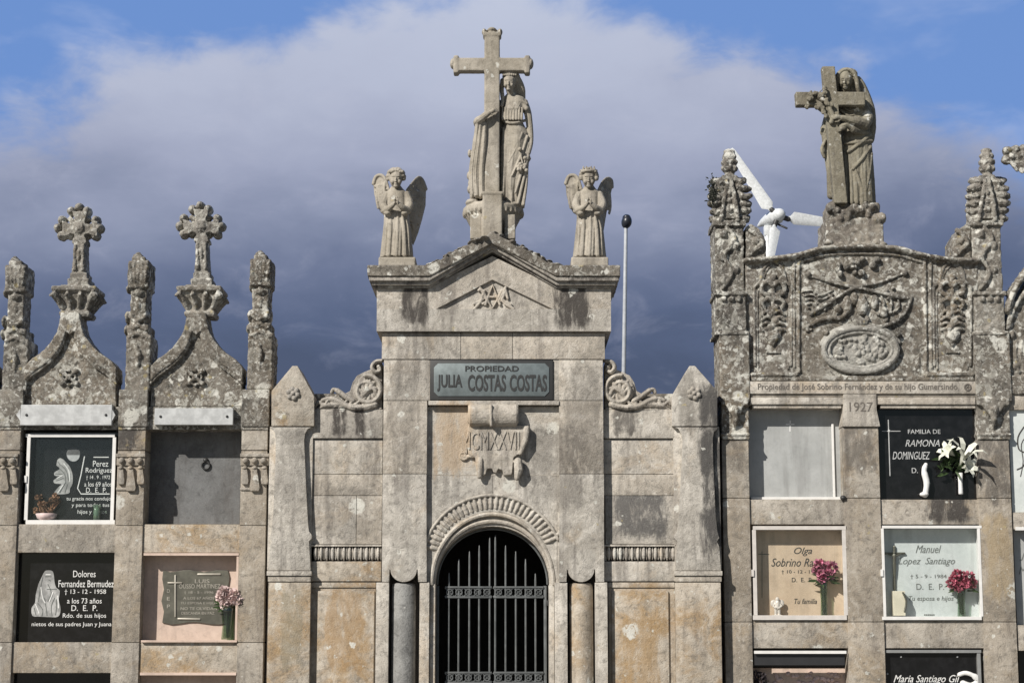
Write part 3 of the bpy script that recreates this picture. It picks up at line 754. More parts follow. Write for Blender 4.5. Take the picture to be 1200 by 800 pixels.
# side bays
for s_, (a, b_) in enumerate(((368, 448), (709, 791))):
    m = MB(); m.bx(a-3, 479.5, b_, 513.3, YB-.022, .5, .007, ref=560); P('bay_coping', m, M['ashlar_dirty'] if s_ == 0 else M['ashlar'])
    m = MB()
    for v0, v1 in ((514.5, 555), (555.6, 580)): m.bx(a-3, v0, b_, v1, YB, .1, .003, ref=560)
    P('bay_wall', m, M['ashlar'])
    m = MB()
    if s_ == 0: m.bx(a-3, 580.6, 418, 637, YB, .1, .003, ref=560); m.bx(418.5, 580.6, b_, 637, YB, .1, .003, ref=560)
    else: m.bx(a, 580.6, b_, 637, YB, .1, .003, ref=560)
    P('bay_wall', m, M['ashlar'] if s_ == 0 else M['ashlar_dirty'])
    # egg moulding
    m = MB(); m.bx(a-3, 637.6, b_, 657, YB+.012, .1, .002, ref=560); m.bx(a-3, 637.6, b_, 640, YB-.02, .1, .002, ref=560)
    n = 12
    for i in range(n):
        uu = a+(b_-a)*(i+.5)/n - (1.5 if a < 500 else -1)
        m.e(uu, 648, YB+.010, 2.5, 8.3, 4.2); m.t([(uu+3.4, 641, YB), (uu+3.4, 655, YB+.004)], .7, 5)
    P('egg_moulding', m, M['ashlar'], autos=False, smooth=True)
    m = MB(); m.bx(a-3, 657.5, b_, 680.6, YB-.006, .1, .004, ref=560); P('string_course', m, M['ashlar_warm'] if a < 500 else M['ashlar'])
# lower bay panels with raised borders
for a, b_, il, ir in ((366, 440, 372, 438.5), (716, 791, 717, 783.5)):
    m = MB(); m.bx(a-3, 682, b_, 688, YB+.0, .1, .003, ref=720); m.bx(a-3, 688.3, b_, VB, YB+.012, .1, .002, ref=720); P('bay_panel', m, M['ashlar_warm'])
    m = MB(); m.bx(ir, 692, ir+2.4, VB, YB-.004, YB+.02, .003, ref=720) if False else m.bx(il, 692, ir, 940, YB-.008, YB+.05, .006, ref=720); P('raised_panel', m, M['ashlar_warm'])
# lower piers beside the columns
for (a, b_) in ((440.5, 455.5), (697.5, 712)):
    m = MB(); m.bx(a, 682, b_, VB, YC, .12, .005, ref=720); P('pier', m, M['ashlar'])
# arch jambs
for (a, b_) in ((491.5, 503), (650, 665)):
    m = MB(); m.bx(a, 682, b_, VB, YC+.01, .3, .005, ref=720); P('jamb', m, M['ashlar'])
for (a, b_) in ((503.5, 510), (643.5, 649.5)):
    m = MB(); m.bx(a, 684, b_, VB, YC+.05, .3, .006, ref=720); P('inner_jamb', m, M['ashlar'])
# column recess back
for a, b_ in ((455, 492), (665, 698)): m = MB(); m.bx(a, 664, b_, VB, .03, .12, 0, ref=720); P('recess_back', m, M['joint'])
# columns
for c, mt, lb in ((473, M['column_grey'], 'blue-grey column shaft'), (681, M['ashlar_warm'], None)):
    x = W(c, 720, -.02); zt = W(c, 683, -.02).z
    m = MB(); r = .101
    m.lathe((x.x, -.02, 0), [(r*1.15, 0), (r*1.15, .12), (r*1.02, .16), (r, .22), (r*.99, zt-.03), (r*.93, zt-.008), (r*.8, zt)], 36)
    o = P('column', m, mt);
    if lb: o['label'] = lb
# blocks of the central pilasters
for q, (a, b_) in enumerate(((448.5, 500), (655.5, 707.5))):
    m = MB()
    m.bx(a, 421.5, b_+(2 if q == 0 else 0), 468.8, YC, .2, .004, ref=560)
    m.bx(a, 469.4, b_, 554.6, YC, .2, .004, ref=560)
    P('pilaster', m, M['ashlar'])
    c = 473 if q == 0 else 681
    arc = [(c+15.5*math.cos(R(t_)), 667+14.5*math.sin(R(t_))) for t_ in range(0, 181, 12)]
    m = MB()
    aa, bb = (a-.6, b_) if q == 0 else (a, b_+.6)
    pts = [(aa+.4, 555.2), (bb-.3, 555.2), (bb, 681.4), (c+17.2, 681.4), (c+16.4, 667)]+arc+[(c-16.4, 667), (c-17.2, 681.4), (aa-.4, 681.4)]
    m.pr(pts, YC, .025, .004); P('pilaster', m, M['ashlar'])
# frieze
m = MB()
for a, b_ in ((447.5, 539.7), (540.2, 600.6), (601.1, 708.8)): m.bx(a, 389.8, b_, 420.6, YC-.008, .25, .004, ref=405)
P('frieze', m, M['ashlar'])
# recessed tympanum wall with the arch cut out
ell_ = lambda cx, cy, rx, ry, a0, a1, st: [(cx+rx*math.cos(R(a)), cy-ry*math.sin(R(a))) for a in range(a0, a1+(1 if st > 0 else -1), st)]
m = MB()
m.pr([(499, 476.5), (577, 476.5), (577, 599)]+ell_(577, 684, 73, 85, 95, 180, 5)+[(499, 684)], YR, .12, 0)
m.pr([(577.3, 476.5), (656.5, 476.5), (656.5, 684), (650, 684)]+ell_(577, 684, 73, 85, 0, 85, 5)+[(577.3, 599)], YR, .12, 0)
m.bx(502, 469.2, 655.2, 474.2, YC-.012, .1, .003); m.bx(648.4, 421.6, 655.2, 468.6, YC+.003, .1, .002); m.bx(502.2, 421.6, 503.8, 468.6, YC+.003, .1, .0)
P('arch_wall', m, M['ashlar'])
m = MB(); m.bx(502, 556, 655, 556.8, YR-.0012, YR+.01, 0); P('mortar', m, M['pier'])
m = MB(); m.bx(618, 500, 618.7, 555.8, YR-.0012, YR+.01, 0); P('mortar', m, M['pier'])
# archivolt steps
def arcband(m, cx, cy, r1, r2, y0, y1, a0=0, a1=180, st=6):
    A = list(range(a0, a1+1, st))
    for i in range(len(A)-1):
        q = []
        for a, (rx, ry) in ((A[i], r1), (A[i], r2), (A[i+1], r2), (A[i+1], r1)):
            q.append(W(cx+rx*math.cos(R(a)), cy-ry*math.sin(R(a)), y0))
        o = len(m.v); m.v += q+[Vector((p.x, y1, p.z)) for p in q]
        m.f += [(o, o+1, o+2, o+3), (o+4, o+7, o+6, o+5), (o+1, o+5, o+6, o+2), (o, o+3, o+7, o+4)]
        if i == 0: m.f.append((o, o+4, o+5, o+1))
        if i == len(A)-2: m.f.append((o+3, o+2, o+6, o+7))
m = MB(); arcband(m, 577, 684, (67.3, 67.8), (73.2, 85.4), YR+.035, .2)
m.t([(577+71.5*math.cos(R(a)), 684-82*math.sin(R(a)), YR+.004) for a in range(0, 181, 5)], 2.6, 8)
m.t([(577+69*math.cos(R(a)), 684-73.5*math.sin(R(a)), YR+.026) for a in range(0, 181, 5)], 2.6, 8)
P('archivolt', m, M['ashlar'], autos=True)
# carved hood moulding
m = MB(); hood = [(577+83*math.cos(R(a)), 663-83*math.sin(R(a))) for a in range(22, 168, 4)]
m.t([(u, v, YR-.012) for u, v in hood], 1.9, 8)
for a in [24+4.8*k for k in range(30)]:
    ca, sa = math.cos(R(a)), math.sin(R(a))
    m.t([(577+80*ca, 663-80*sa, YR-.004), (577+74*ca, 663-74*sa, YR-.009), (577+68*ca, 663-68*sa, YR-.002)], [1.9, 2.3, 1.7], 8)
    ca, sa = math.cos(R(a+2.4)), math.sin(R(a+2.4)); m.t([(577+79*ca, 663-79*sa, YR-.002), (577+68*ca, 663-68*sa, YR-.0)], .6, 5)
m.t([(652, 627, YR-.01), (660, 621, YR-.02), (668, 620, YR-.015), (673, 622, YR)], [2, 3.2, 2.2, .8], 8)
P('hood_moulding', m, M['ashlar'], vox=.005, rough=(.0015, 40))
# chapel room behind the gate
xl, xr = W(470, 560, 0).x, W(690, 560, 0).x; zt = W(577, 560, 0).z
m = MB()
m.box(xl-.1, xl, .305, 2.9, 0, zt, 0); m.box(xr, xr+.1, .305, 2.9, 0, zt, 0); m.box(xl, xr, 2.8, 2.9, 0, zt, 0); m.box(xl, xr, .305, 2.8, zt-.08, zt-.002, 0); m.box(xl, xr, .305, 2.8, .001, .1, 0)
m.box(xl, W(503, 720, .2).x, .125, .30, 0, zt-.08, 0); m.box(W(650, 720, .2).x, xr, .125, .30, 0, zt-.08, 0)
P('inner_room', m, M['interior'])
m = MB()
m.box(W(314, 560, 0).x, xl-.102, .101, 2.9, 0, W(577, 484, 0).z, .01); m.box(xr+.102, W(845, 560, 0).x, .101, 2.9, 0, W(577, 484, 0).z, .01)
m.box(xl-.1, xr+.1, .13, 2.9, zt+.002, W(577, 484, 0).z, .01)
P('rear_body', m, M['body'])
m = MB(); m.box(W(449, 430, 0).x, W(707, 430, 0).x, .21, 2.0, W(577, 484, 0).z+.002, W(577, 392, 0).z, .01); P('attic_body', m, M['body'])
m = MB(); m.box(W(430, VB, 0).x, W(725, VB, 0).x, -.9, -.14, 0, .14, .01); P('step', m, M['ashlar'])

# name plaque
m = MB(); m.bx(504, 421.6, 648, 468.2, YC-.012, .1, .003); pq = P('name_plaque', m, M['plaque_dark'])
m = MB(); c4 = 5; x0, x1_, v0, v1 = 508.5, 643.5, 425.5, 464
m.pr([(x0+c4, v0), (x1_-c4, v0), (x1_, v0+c4), (x1_, v1-c4), (x1_-c4, v1), (x0+c4, v1), (x0, v1-c4), (x0, v0+c4)], YC-.018, YC-.005, .002)
P('plaque_face', m, M['plaque'], pq)
yq = YC-.018
inscr(pq, [('PROPIEDAD', 576.5, 431.8, 62, 6.6, 0, .014), ('JULIA', 527, 448.6, 29, 19.5, 0, .022), ('COSTAS', 570.5, 448.6, 44, 19.5, 0, .022), ('COSTAS', 619, 448.6, 43, 19.5, 0, .022)], M['plaque_dark'], yq, th=.004)
# scroll with the date
m = MB()
xs0, xs1 = W(550, 486, YR-.06), W(606, 486, YR-.06); rr = 13.2*PX
vs = []; n = 22
for x in (xs0.x, xs0.x+.006, xs1.x-.006, xs1.x):
    k = rr if x not in (xs0.x, xs1.x) else rr*.93
    for j in range(n):
        a = 2*math.pi*j/n; vs.append((x, YR-.045+k*math.cos(a)*.8, xs0.z+k*math.sin(a)))
fs = [(i*n+j, i*n+(j+1) % n, (i+1)*n+(j+1) % n, (i+1)*n+j) for i in range(3) for j in range(n)]+[tuple(range(n))[::-1], tuple(3*n+j for j in range(n))]
m.add(vs, fs)
for q, ua in ((1, 607), (-1, 549.4)):
    sp3 = []
    for i in range(30):
        t_ = i/29; a = t_*4.6*math.pi; k = rr*.96*(1-.8*t_)
        sp3.append((xs1.x+.004 if q > 0 else xs0.x-.004, YR-.045+k*math.cos(a)*.8, xs0.z+k*math.sin(a)))
    m.tube(sp3, .008, 6)
m.bx(574.5, 473.5, 576.8, 499, YR-.13, YR-.02, .003)
m.pr([(549, 498), (608, 498), (620, 499), (617, 515), (610, 531), (606, 533), (602, 536), (600, 556), (590, 557), (589, 551), (584, 549), (582, 554), (578, 553), (577, 549), (571, 549), (569, 556), (560, 558), (558, 550), (557, 536), (549, 532), (546, 515)], YR-.045, YR+.01, .006)
m.t([(618.5, 501, YR-.05), (616, 516, YR-.062), (610, 531, YR-.052)], [3, 3.4, 2.6], 8)
m.t([(607, 540, YR-.05), (608, 550, YR-.055), (606, 560, YR-.045)], [5, 5.5, 3.5], 8)
m.t([(563, 538, YR-.045), (562, 549, YR-.05), (562, 558, YR-.045)], [3.0, 3.6, 3.2], 8)
m.t(spiral(543, 533.5, YR-.012, 5.5, 1.2, 1.5), 1.5, 6)
m.t([(546, 535, YR-.01), (556, 534, YR-.03)], [1.6, 2.4], 6)
sc = P('date_scroll', m, M['ashlar'], vox=.0048, rough=(.001, 40))
inscr(sc, [('MCMXXVII', 575, 516, 66, 21, 0, -.001)], M['ashlar'], YR-.044, 'date', th=.010)

# upper block with sunk triangle
m = MB()
yA = YU
outer = [(441.5, 338), (716, 338), (716, 388), (441.5, 388)]
m.pr([(441.5, 336), (503, 336), (577, 300), (577, 327.5), (511, 362), (441.5, 362)], yA, .3, 0)
m.pr([(577, 300), (651, 336), (716, 336), (716, 362), (648, 362), (577, 327.5)], yA, .3, 0)
m.bx(441.5, 362, 716, 388, yA, .3, .0)
P('tympanum_block', m, M['ashlar'])
m = MB(); m.pr([(505, 364), (577, 324), (654, 364)], yA+.028, .29, 0); P('sunk_triangle', m, M['ashlar'])
m = MB(); m.bx(441.5, 340, 716, 388.2, .302, 1.9, .005); m.pr([(505, 330), (577, 292), (650, 330)], .302, 1.9, 0); P('pediment_body', m, M['body'])
# monogram of crossed letters
m = MB(); ym = yA+.015
def stroke(p, w_=2.0): m.t([(u, v, ym) for u, v in p], w_, 6)
stroke([(566, 341), (577, 362), (588, 341)], 1.9); stroke([(569, 357), (577.5, 334), (586, 357)], 1.9); stroke([(572.5, 348), (583, 348)], 1.5)
stroke([(562, 336), (571, 352), (566, 356)], 1.8); stroke([(556, 362), (563, 354), (568, 340), (561, 340)], 2.0); stroke([(592, 341), (588, 352), (592, 356), (602, 362)], 2.0); stroke([(593, 336), (585, 352)], 1.8)
stroke([(555, 356), (566, 351)], 1.7); stroke([(599, 357), (588, 351)], 1.7); stroke([(592, 338), (595, 350)], 1.7)
P('monogram', m, M['ashlar'], vox=.0045)
# cornice: level ends and raking middle
def rake(v_l, y0, y1, m, th, u0=430.5, u1=727, apex=None, kneel=503, kr=652):
    ap = apex
    m.pr([(u0, v_l), (kneel, v_l), (577, ap), (kr, v_l), (u1, v_l), (u1, v_l+th), (kr, v_l+th), (577, ap+th), (kneel, v_l+th), (u0, v_l+th)], y0, y1, .004)
m = MB(); rake(333.4, YU-.02, .5, m, 4.0, 439.5, 718, 290.5); rake(328.6, YU-.055, .52, m, 5.2, 436, 721.5, 285.4); rake(324.2, YU-.085, .54, m, 4.6, 432.5, 725, 280.6)
P('cornice', m, M['ashlar_dirty'])
m = MB(); rake(310.4, YU-.10, .56, m, 13.4, 430.5, 727, 272)
for i in range(40):
    t_ = i/39; uu = 500+t_*154; vv = 313-(1-abs(t_-.5)*2)*40
    m.e(uu+random.uniform(-2, 2), vv+random.uniform(-1, 2), random.uniform(-.25, .2), random.uniform(3, 7), random.uniform(1.5, 2.6), random.uniform(6, 20))
P('coping', m, M['cap'], vox=.008, rough=(.0032, 26))
m = MB(); m.bx(432, 312, 503, 324, .565, 1.95, .01); m.bx(652, 312, 725, 324, .565, 1.95, .01); m.pr([(500, 322), (577, 278), (655, 322)], .565, 1.95, 0); P('roof', m, M['cap'])

# scroll brackets on the bays
def volute(mir):
    f = (lambda u: u) if not mir else (lambda u: 2*578.2-u)
    m = MB(); y = YB+.0
    def t3(p, r, n=8, fl=1.4): m.t([(f(u), v, y+d) for u, v, d in p], r, n, fl)
    rv = -1 if mir else 1
    m.pr([(f(u_), v_) for u_, v_ in ((448, 425), (448, 480), (374, 480), (376, 472), (388, 466), (400, 463), (410, 458), (413, 448), (418, 440), (428, 435), (436, 432), (440, 426))][::rv], y+.015, y+.22, .008)
    t3(curve([(447, 423, 0), (440, 424, -.01), (436, 430, -.012), (440, 436, -.01), (445, 434, 0), (443, 429, -.005)], 5), 2.6, 8, 1.8)
    t3([(u_, v_, -.012) for u_, v_, _ in spiral(430.5, 458, 0, 18, 8.5, 1.15, 262, 1, 50)], [3.2]*40+[2.9]*11, 8, 1.9)
    m.e(f(430), 457, y+.0, 17, 17, 3.2, n=24); [t3(curve([(423, 468, -.012), (425+2.2*i_, 460-1.0*i_, -.03), (430.5+12.5*math.cos(R(-165+i_*38)), 458+12.5*math.sin(R(-165+i_*38)), -.016)], 4), [1.2, 1.5, 1.9, 2.2, 2.5, 2.6, 2.6, 2.4, 1.8], 7) for i_ in range(6)]
    for a in range(0, 300, 30):                      # leaf ribs between the turns
        ca, sa = math.cos(R(a+20)), math.sin(R(a+20)); cb, sb = math.cos(R(a+48)), math.sin(R(a+48))
        t3([(430+6*ca, 457+6*sa, -.012), (430+11*cb, 457+11*sb, -.014), (430+15*cb, 457+15*sb, -.004)], [1.6, 2.2, 1.2], 6)
    # long acanthus tail
    t3(curve([(440, 474, -.01), (424, 478, -.012), (408, 476, -.016), (396, 470, -.018), (386, 467, -.014), (378, 469, -.01)], 5), [4.4]*10+[3.8]*10+[2.6]*6)
    t3(curve([(414, 470, -.014), (404, 464, -.02), (396, 458, -.016), (391, 456, -.008), (389, 460, 0)], 5), [3.2]*12+[2.2]*9)
    t3(curve([(402, 474, -.01), (390, 474, -.018), (380, 475, -.014), (374, 471, -.008), (371, 474, 0)], 5), [3.2]*12+[2.2]*9)
    for i_ in range(6): t3([(420-i_*7, 471-i_*.4, -.026), (415-i_*7, 475.5, -.024), (408-i_*7, 479, -.006)], [1.8, 2.2, 1.2], 6)
    t3(curve([(446, 479, 0), (420, 480, -.006), (400, 480, -.006), (372, 480, 0)], 5), 2.0)
    return P('scroll_bracket', m, M['ashlar_dirty'] if not mir else M['ashlar'], vox=.0046, rough=(.0012, 34))
volute(False); volute(True)
# darker block behind the right bracket end
for a, b_ in ((752, 790), (368, 400)): m = MB(); m.bx(a, 461, b_, 478, .1, .6, .01); P('parapet_block', m, M['cap'])

# buttresses
def buttress(a, b_, mir):
    f = (lambda u: a+(u-314)*(b_-a)/(365-314)) if not mir else (lambda u: b_-(u-314)*(b_-a)/(365-314))
    o = (lambda L: L[::-1]) if mir else (lambda L: L)
    m = MB(); yb = -.115
    # gabled head
    m.pr(o([(f(318), 499), (f(318), 458), (f(342), 428.5), (f(348), 428.5), (f(367), 464), (f(367), 499)]), yb-.012, .3, .006)
    hd = P('buttress_head', m, M['ashlar_warm'] if not mir else M['ashlar'])
    m2 = MB(); rosette(m2, f(343), 461, yb-.015, 9); P('rosette', m2, M['ashlar_dirty'], hd, vox=.005, rough=(.001, 40))
    # shaft: back layer then shouldered front layer with curved edges
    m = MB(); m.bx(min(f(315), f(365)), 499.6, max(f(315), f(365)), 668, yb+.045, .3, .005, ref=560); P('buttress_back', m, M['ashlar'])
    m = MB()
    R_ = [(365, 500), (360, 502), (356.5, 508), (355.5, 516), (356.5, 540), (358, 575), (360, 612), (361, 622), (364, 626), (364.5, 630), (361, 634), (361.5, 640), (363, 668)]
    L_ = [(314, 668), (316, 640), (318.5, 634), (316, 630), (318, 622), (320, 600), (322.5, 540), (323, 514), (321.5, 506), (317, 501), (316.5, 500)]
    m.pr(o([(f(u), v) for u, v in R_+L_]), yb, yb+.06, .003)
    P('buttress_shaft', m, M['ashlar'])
    m = MB(); lo, hi = min(f(312.5), f(364)), max(f(312.5), f(364))
    m.bx(lo, 668.6, hi, 674, yb-.022, .3, .004, ref=672); m.bx(lo+1.5, 674.3, hi-1, 681, yb-.008, .3, .004, ref=672); P('buttress_moulding', m, M['ashlar'])
    m = MB(); m.bx(lo+1.5, 682, hi-1.5, 830, yb, .3, .005, ref=720); m.bx(lo+1.5, 830.6, hi-1.5, VB, yb, .3, .005, ref=720); P('buttress_base', m, M['ashlar_warm'])
buttress(314, 366, False); buttress(789.5, 845, True)

# gate of iron bars
yg = .045
m = MB()
for a in (0,):
    m.bx(511.5, 686, 514.5, VB-12, yg+.03, yg+.05, .002, ref=720); m.bx(637.2, 686, 640.5, VB-12, yg, yg+.02, .002, ref=720)
gate = P('gate', m, M['gate'])
gm_ = MB(); gm_.t([(577+64.5*math.cos(R(a)), 684-64.5*math.sin(R(a)), yg+.01) for a in range(0, 181, 5)], 1.3, 6); P('gate_arch', gm_, M['gate'], gate)
bars = [(526, 671), (537.5, 655), (550, 646), (561.5, 639), (573.8, 629), (580.4, 627), (592.5, 639), (604.5, 646), (616, 655), (627.5, 672)]
for u, v in bars:
    m = MB(); A, B = W(u, v, yg), W(u, 720, yg)
    m.tube([(B.x, yg, .14), (B.x, yg, A.z-.05), (B.x, yg, A.z)], [.0085, .0085, .004], 8)
    P('bar', m, M['gate'], gate)
for v0 in (686.5, 786.5):
    for (a, b_) in ((521.5, 576.2), (578.2, 636.8)):
        m = MB(); m.bx(a, v0, b_, v0+2.2, yg-.012, yg+.012, .001); m.bx(a, v0+11.6, b_, v0+13.8, yg-.012, yg+.012, .001)
        n = 5
        for i in range(n):
            c = a+(b_-a)*(i+.5)/n; ch = (b_-a)/n/2
            for q in (-1, 1): m.t([(c-ch, v0+7-q*5, yg), (c+ch, v0+7+q*5, yg)], .75, 5)
            m.t([(c+3.6*math.cos(R(t_)), v0+7+3.6*math.sin(R(t_)), yg-.006) for t_ in range(0, 361, 30)], .9, 5)
        P('lattice_rail', m, M['gate'], gate)
m = MB(); m.bx(640, 703, 643.5, 709, yg-.02, yg+.02, .002); P('hinge', m, M['plaque_dark'], gate)

# ================================================================== statues
def hand(mb, w3, d3, up3, s=1.0, curl=.5, thumb=1):
    """five fingers: w3 wrist point, d3 direction to fingers, up3 back of hand"""
    d = Vector(d3).normalized(); n_ = Vector(up3).normalized(); sd = d.cross(n_).normalized(); w_ = Vector(w3)
    pl = .055*s
    mb.tube([w_, w_+d*pl*.5, w_+d*pl], [.016*s, .022*s, .021*s], 8)
    for i, (off, L) in enumerate(((-.018, .040), (-.006, .046), (.006, .043), (.018, .034))):
        b0 = w_+d*pl+sd*off*s; k = curl
        p1 = b0+(d-n_*k*.5).normalized()*L*.5*s; p2 = p1+(d*(1-k*.6)-n_*k).normalized()*L*.45*s
        mb.tube([b0, p1, p2], [.0068*s, .0062*s, .005*s], 6)
    b0 = w_+d*pl*.3+sd*thumb*-.018*s
    mb.tube([b0, b0+(d*.6-sd*thumb*.8).normalized()*.026*s, b0+(d*.9-sd*thumb*.5-n_*.3).normalized()*.048*s], [.009*s, .008*s, .006*s], 6)

def face(mb, u, v, y, r, turn=0.0):
    """face features on a head centred at (u, v, y); r half width in px; faces the viewer"""
    yf = y-r*PX
    mb.e(u+turn*.5, v+r*.25, y-r*PX*.22, r*.86, r*1.05, r*.82)       # mask of the face
    mb.e(u+turn, v+r*1.05, yf+.018, r*.36, r*.26, r*.36)             # chin
    mb.e(u+turn*1.2, v+r*.12, yf-.001, r*.11, r*.36, r*.24)          # nose
    mb.e(u+turn*1.2, v+r*.36, yf-.003, r*.16, r*.11, r*.22)
    mb.e(u+turn, v-r*.34, yf+.008, r*.66, r*.11, r*.22)              # brow
    for q in (-1, 1):
        mb.e(u+turn+q*r*.36, v-r*.04, yf+.010, r*.17, r*.08, r*.16)  # eyeball
        mb.e(u+turn+q*r*.46, v+r*.42, yf+.016, r*.28, r*.32, r*.30)  # cheek
    mb.e(u+turn, v+r*.66, yf+.004, r*.25, r*.06, r*.18); mb.e(u+turn, v+r*.78, yf+.006, r*.2, r*.06, r*.18)  # lips

# ---- central: woman with tall cross
ST = thing('cross_statue', 'stone woman in long robe holding a tall cross on the chapel gable apex', 'statue', W(578, 274, .12))
m = MB(); yc = .02                       # cross
m.bx(567.5, 40, 585.5, 226, yc-.05, yc+.055, .012, ref=130); m.bx(537, 67.5, 616, 83, yc-.05, yc+.055, .012)
for q, (u, v) in enumerate(((534.5, 75), (618, 75))):
    m.bx(u-3.2, v-10.5, u+3.2, v+10.5, yc-.055, yc+.06, .014); m.e(u+(-4 if q == 0 else 4), v, yc, 3.4, 6.5, 8)
m.bx(566, 37, 587.5, 42.5, yc-.055, yc+.06, .012); m.e(576.5, 36, yc, 6, 3.4, 8); m.e(567.5, 38, yc, 3, 4, 7.5); m.e(586, 38, yc, 3, 4, 7.5)
make('cross', m, M['statue'], ST, vox=.0065, rough=(.0012, 30))
m = MB()                                 # pedestal
m.bx(565.5, 225, 588.5, 278, yc-.125, yc+.06, .008); m.bx(564, 224, 590, 227.5, yc-.13, yc+.06, .006)
pc = W(578, 250, .16)
m.lathe(pc, [(.165, -.28), (.175, -.2), (.20, -.12), (.235, -.05), (.25, -.02), (.262, 0), (.262, .03), (.25, .04), (.235, .06), (.1, .09)], 40)
for i in range(34):
    a = 2*math.pi*i/34; m.ell(pc+Vector((.255*math.cos(a), .255*math.sin(a), -.008)), (.013, .013, .03), n=8)
for q in (-1, 1):
    m.bx(578+q*20-7, 251, 578+q*20+6, 280, -.045, .1, .01)
m.e(554, 238, .08, 9, 5, 14); m.e(600, 241, .06, 14, 4, 14)
make('pedestal', m, M['statue'], ST, vox=.0062, rough=(.0012, 30))
m = MB(); yw = .10; yh = .045
m.loft([(600, 243, yw, 14.5, 15, .16, 9, 0), (601, 225, yw, 15, 15.5, .17, 9, .2), (602, 200, yw, 16.5, 16, .13, 9, .5), (603.5, 175, yw, 18, 16, .08, 8, .8), (603.5, 158, yw, 17, 15, .04, 8, .8),
        (601.5, 147, yw, 13, 11.5, .04, 10, 0), (600.5, 140, yw, 10.8, 10.5, .05, 14, 0), (601, 130, yw-.01, 12.6, 12.5, .06, 14, 0), (603, 121, yw, 15, 11, .04, 12, 0), (602, 115, yw, 13, 9, .02, 8, 0), (599, 110, yw, 5, 5, 0, 8, 0)])
# belt and blouse hem
m.t(curve([(588, 141, yw-.045), (596, 144, yw-.09), (606, 144, yw-.09), (616, 141, yw-.03)], 4), 1.8)
for i in range(8): m.t([(589+i*3.3, 126, yw-.085+.003*abs(i-4)), (589+i*3.2, 140, yw-.10+.003*abs(i-4))], [1.1, 1.7], 6)
# drapery folds of the skirt
fy = lambda u: yw-.118+.0000+((u-604)/19)**2*.075
for (u0, v0, u1, v1, r0, r1) in ((590, 150, 589, 240, 1.4, 2.9), (594.5, 156, 594, 241, .9, 1.8), (618, 160, 600, 206, 2, 1.0), (619, 168, 604, 226, 2, 1.4), (619, 176, 607, 238, 2.0, 2.0), (612, 156, 596, 190, 1.5, .8), (598, 200, 599, 241, 1.0, 2.4), (618, 190, 613, 240, 1.6, 2.4)):
    m.t(curve([(u0, v0, fy(u0)+.012), ((u0+u1)/2+1.2, (v0+v1)/2, fy((u0+u1)/2)+.004), (u1, v1, fy(u1)-.01)], 5), [r0+(r1-r0)*i/10 for i in range(11)], 7)
# neck, head, hair
m.t([(600, 114, yw-.01), (597, 103, yh)], [5.4, 4.8], 10)
m.e(597, 96, yh, 8.0, 10.4, 9.0); face(m, 596.8, 96.5, yh-.006, 7.8, -.8)
m.e(599, 91, yh+.03, 11, 9.5, 9); m.e(597, 86, yh-.005, 9, 4.0, 8)
for i in range(7):
    m.t(curve([(590+i*2.4, 88, yh-.055+.004*abs(i-3)), (589.0+i*2.8, 84.0, yh-.02)], 3), 1.4, 6)
for (a, b_, c_) in ((605, 609, 611), (602, 606, 608), (606, 611.5, 613)):
    m.t(curve([(a, 92, yw-.02), (b_, 103, yw-.0), (c_, 114, yw+.03), (c_, 128, yw+.07)], 4), [4.2, 4.2, 4.2, 4, 3.8, 3.6, 3.4, 3.2, 3, 2.8, 2.6, 2.2, 2], 8)
m.e(602, 103, yw+.02, 7.5, 12, 6)
m.t(curve([(588.5, 94, yh+.01), (588, 106, yh+.01), (589, 116, yw-.07), (588, 124, yw-.08)], 4), [2.6]*8+[2.2]*5, 8)
# arm at her left: hanging with flowers
m.t(curve([(613.5, 120, yw), (618.5, 133, yw-.01), (621, 152, yw-.02), (621.5, 168, yw-.04), (619, 180, yw-.07)], 4), [5.4, 5.3, 5.1, 4.9, 4.7, 4.5, 4.3, 4.2, 4.1, 4, 3.9, 3.7, 3.5, 3.3, 3.1, 2.9, 2.8], 10)
m.t([(612, 122, yw-.04), (617, 128, yw-.05)], [3, 3.4]); m.t([(610, 119, yw-.05), (617, 122, yw-.04)], 2.4)
hand(m, W(619, 180, yw-.065), (-.25, -.25, -1), (.6, -.6, 0), 1.0, .8, 1)
for i in range(11): m.e(612+random.uniform(-6, 6), 186+random.uniform(-12, 14), yw-.13+random.uniform(-.01, .01), 2.4, 2.4, 2.8)
m.t([(609, 176, yw-.11), (614, 198, yw-.12)], 1.1)
# arm at her right: round behind the cross, forearm laid over its front
m.t(curve([(591, 121, yw-.01), (580, 128, yw-.01), (567, 138, yw-.02), (561, 146, yw-.06)], 4), [5.8, 5.8, 5.7, 5.6, 5.5, 5.4, 5.3, 5.2, 5.2, 5.2, 5, 5, 5], 10)
m.t(curve([(561, 146, yw-.06), (560, 142, yc-.075), (567, 137, yc-.095), (573, 132.5, yc-.095)], 4), [5.6, 5.6, 5.5, 5.3, 5, 4.7, 4.4, 4.2, 4, 3.7, 3.4, 3.2, 3], 10)
hand(m, W(572.5, 133, yc-.092), (.85, .0, .5), (0, -1, .2), .9, .55, -1)
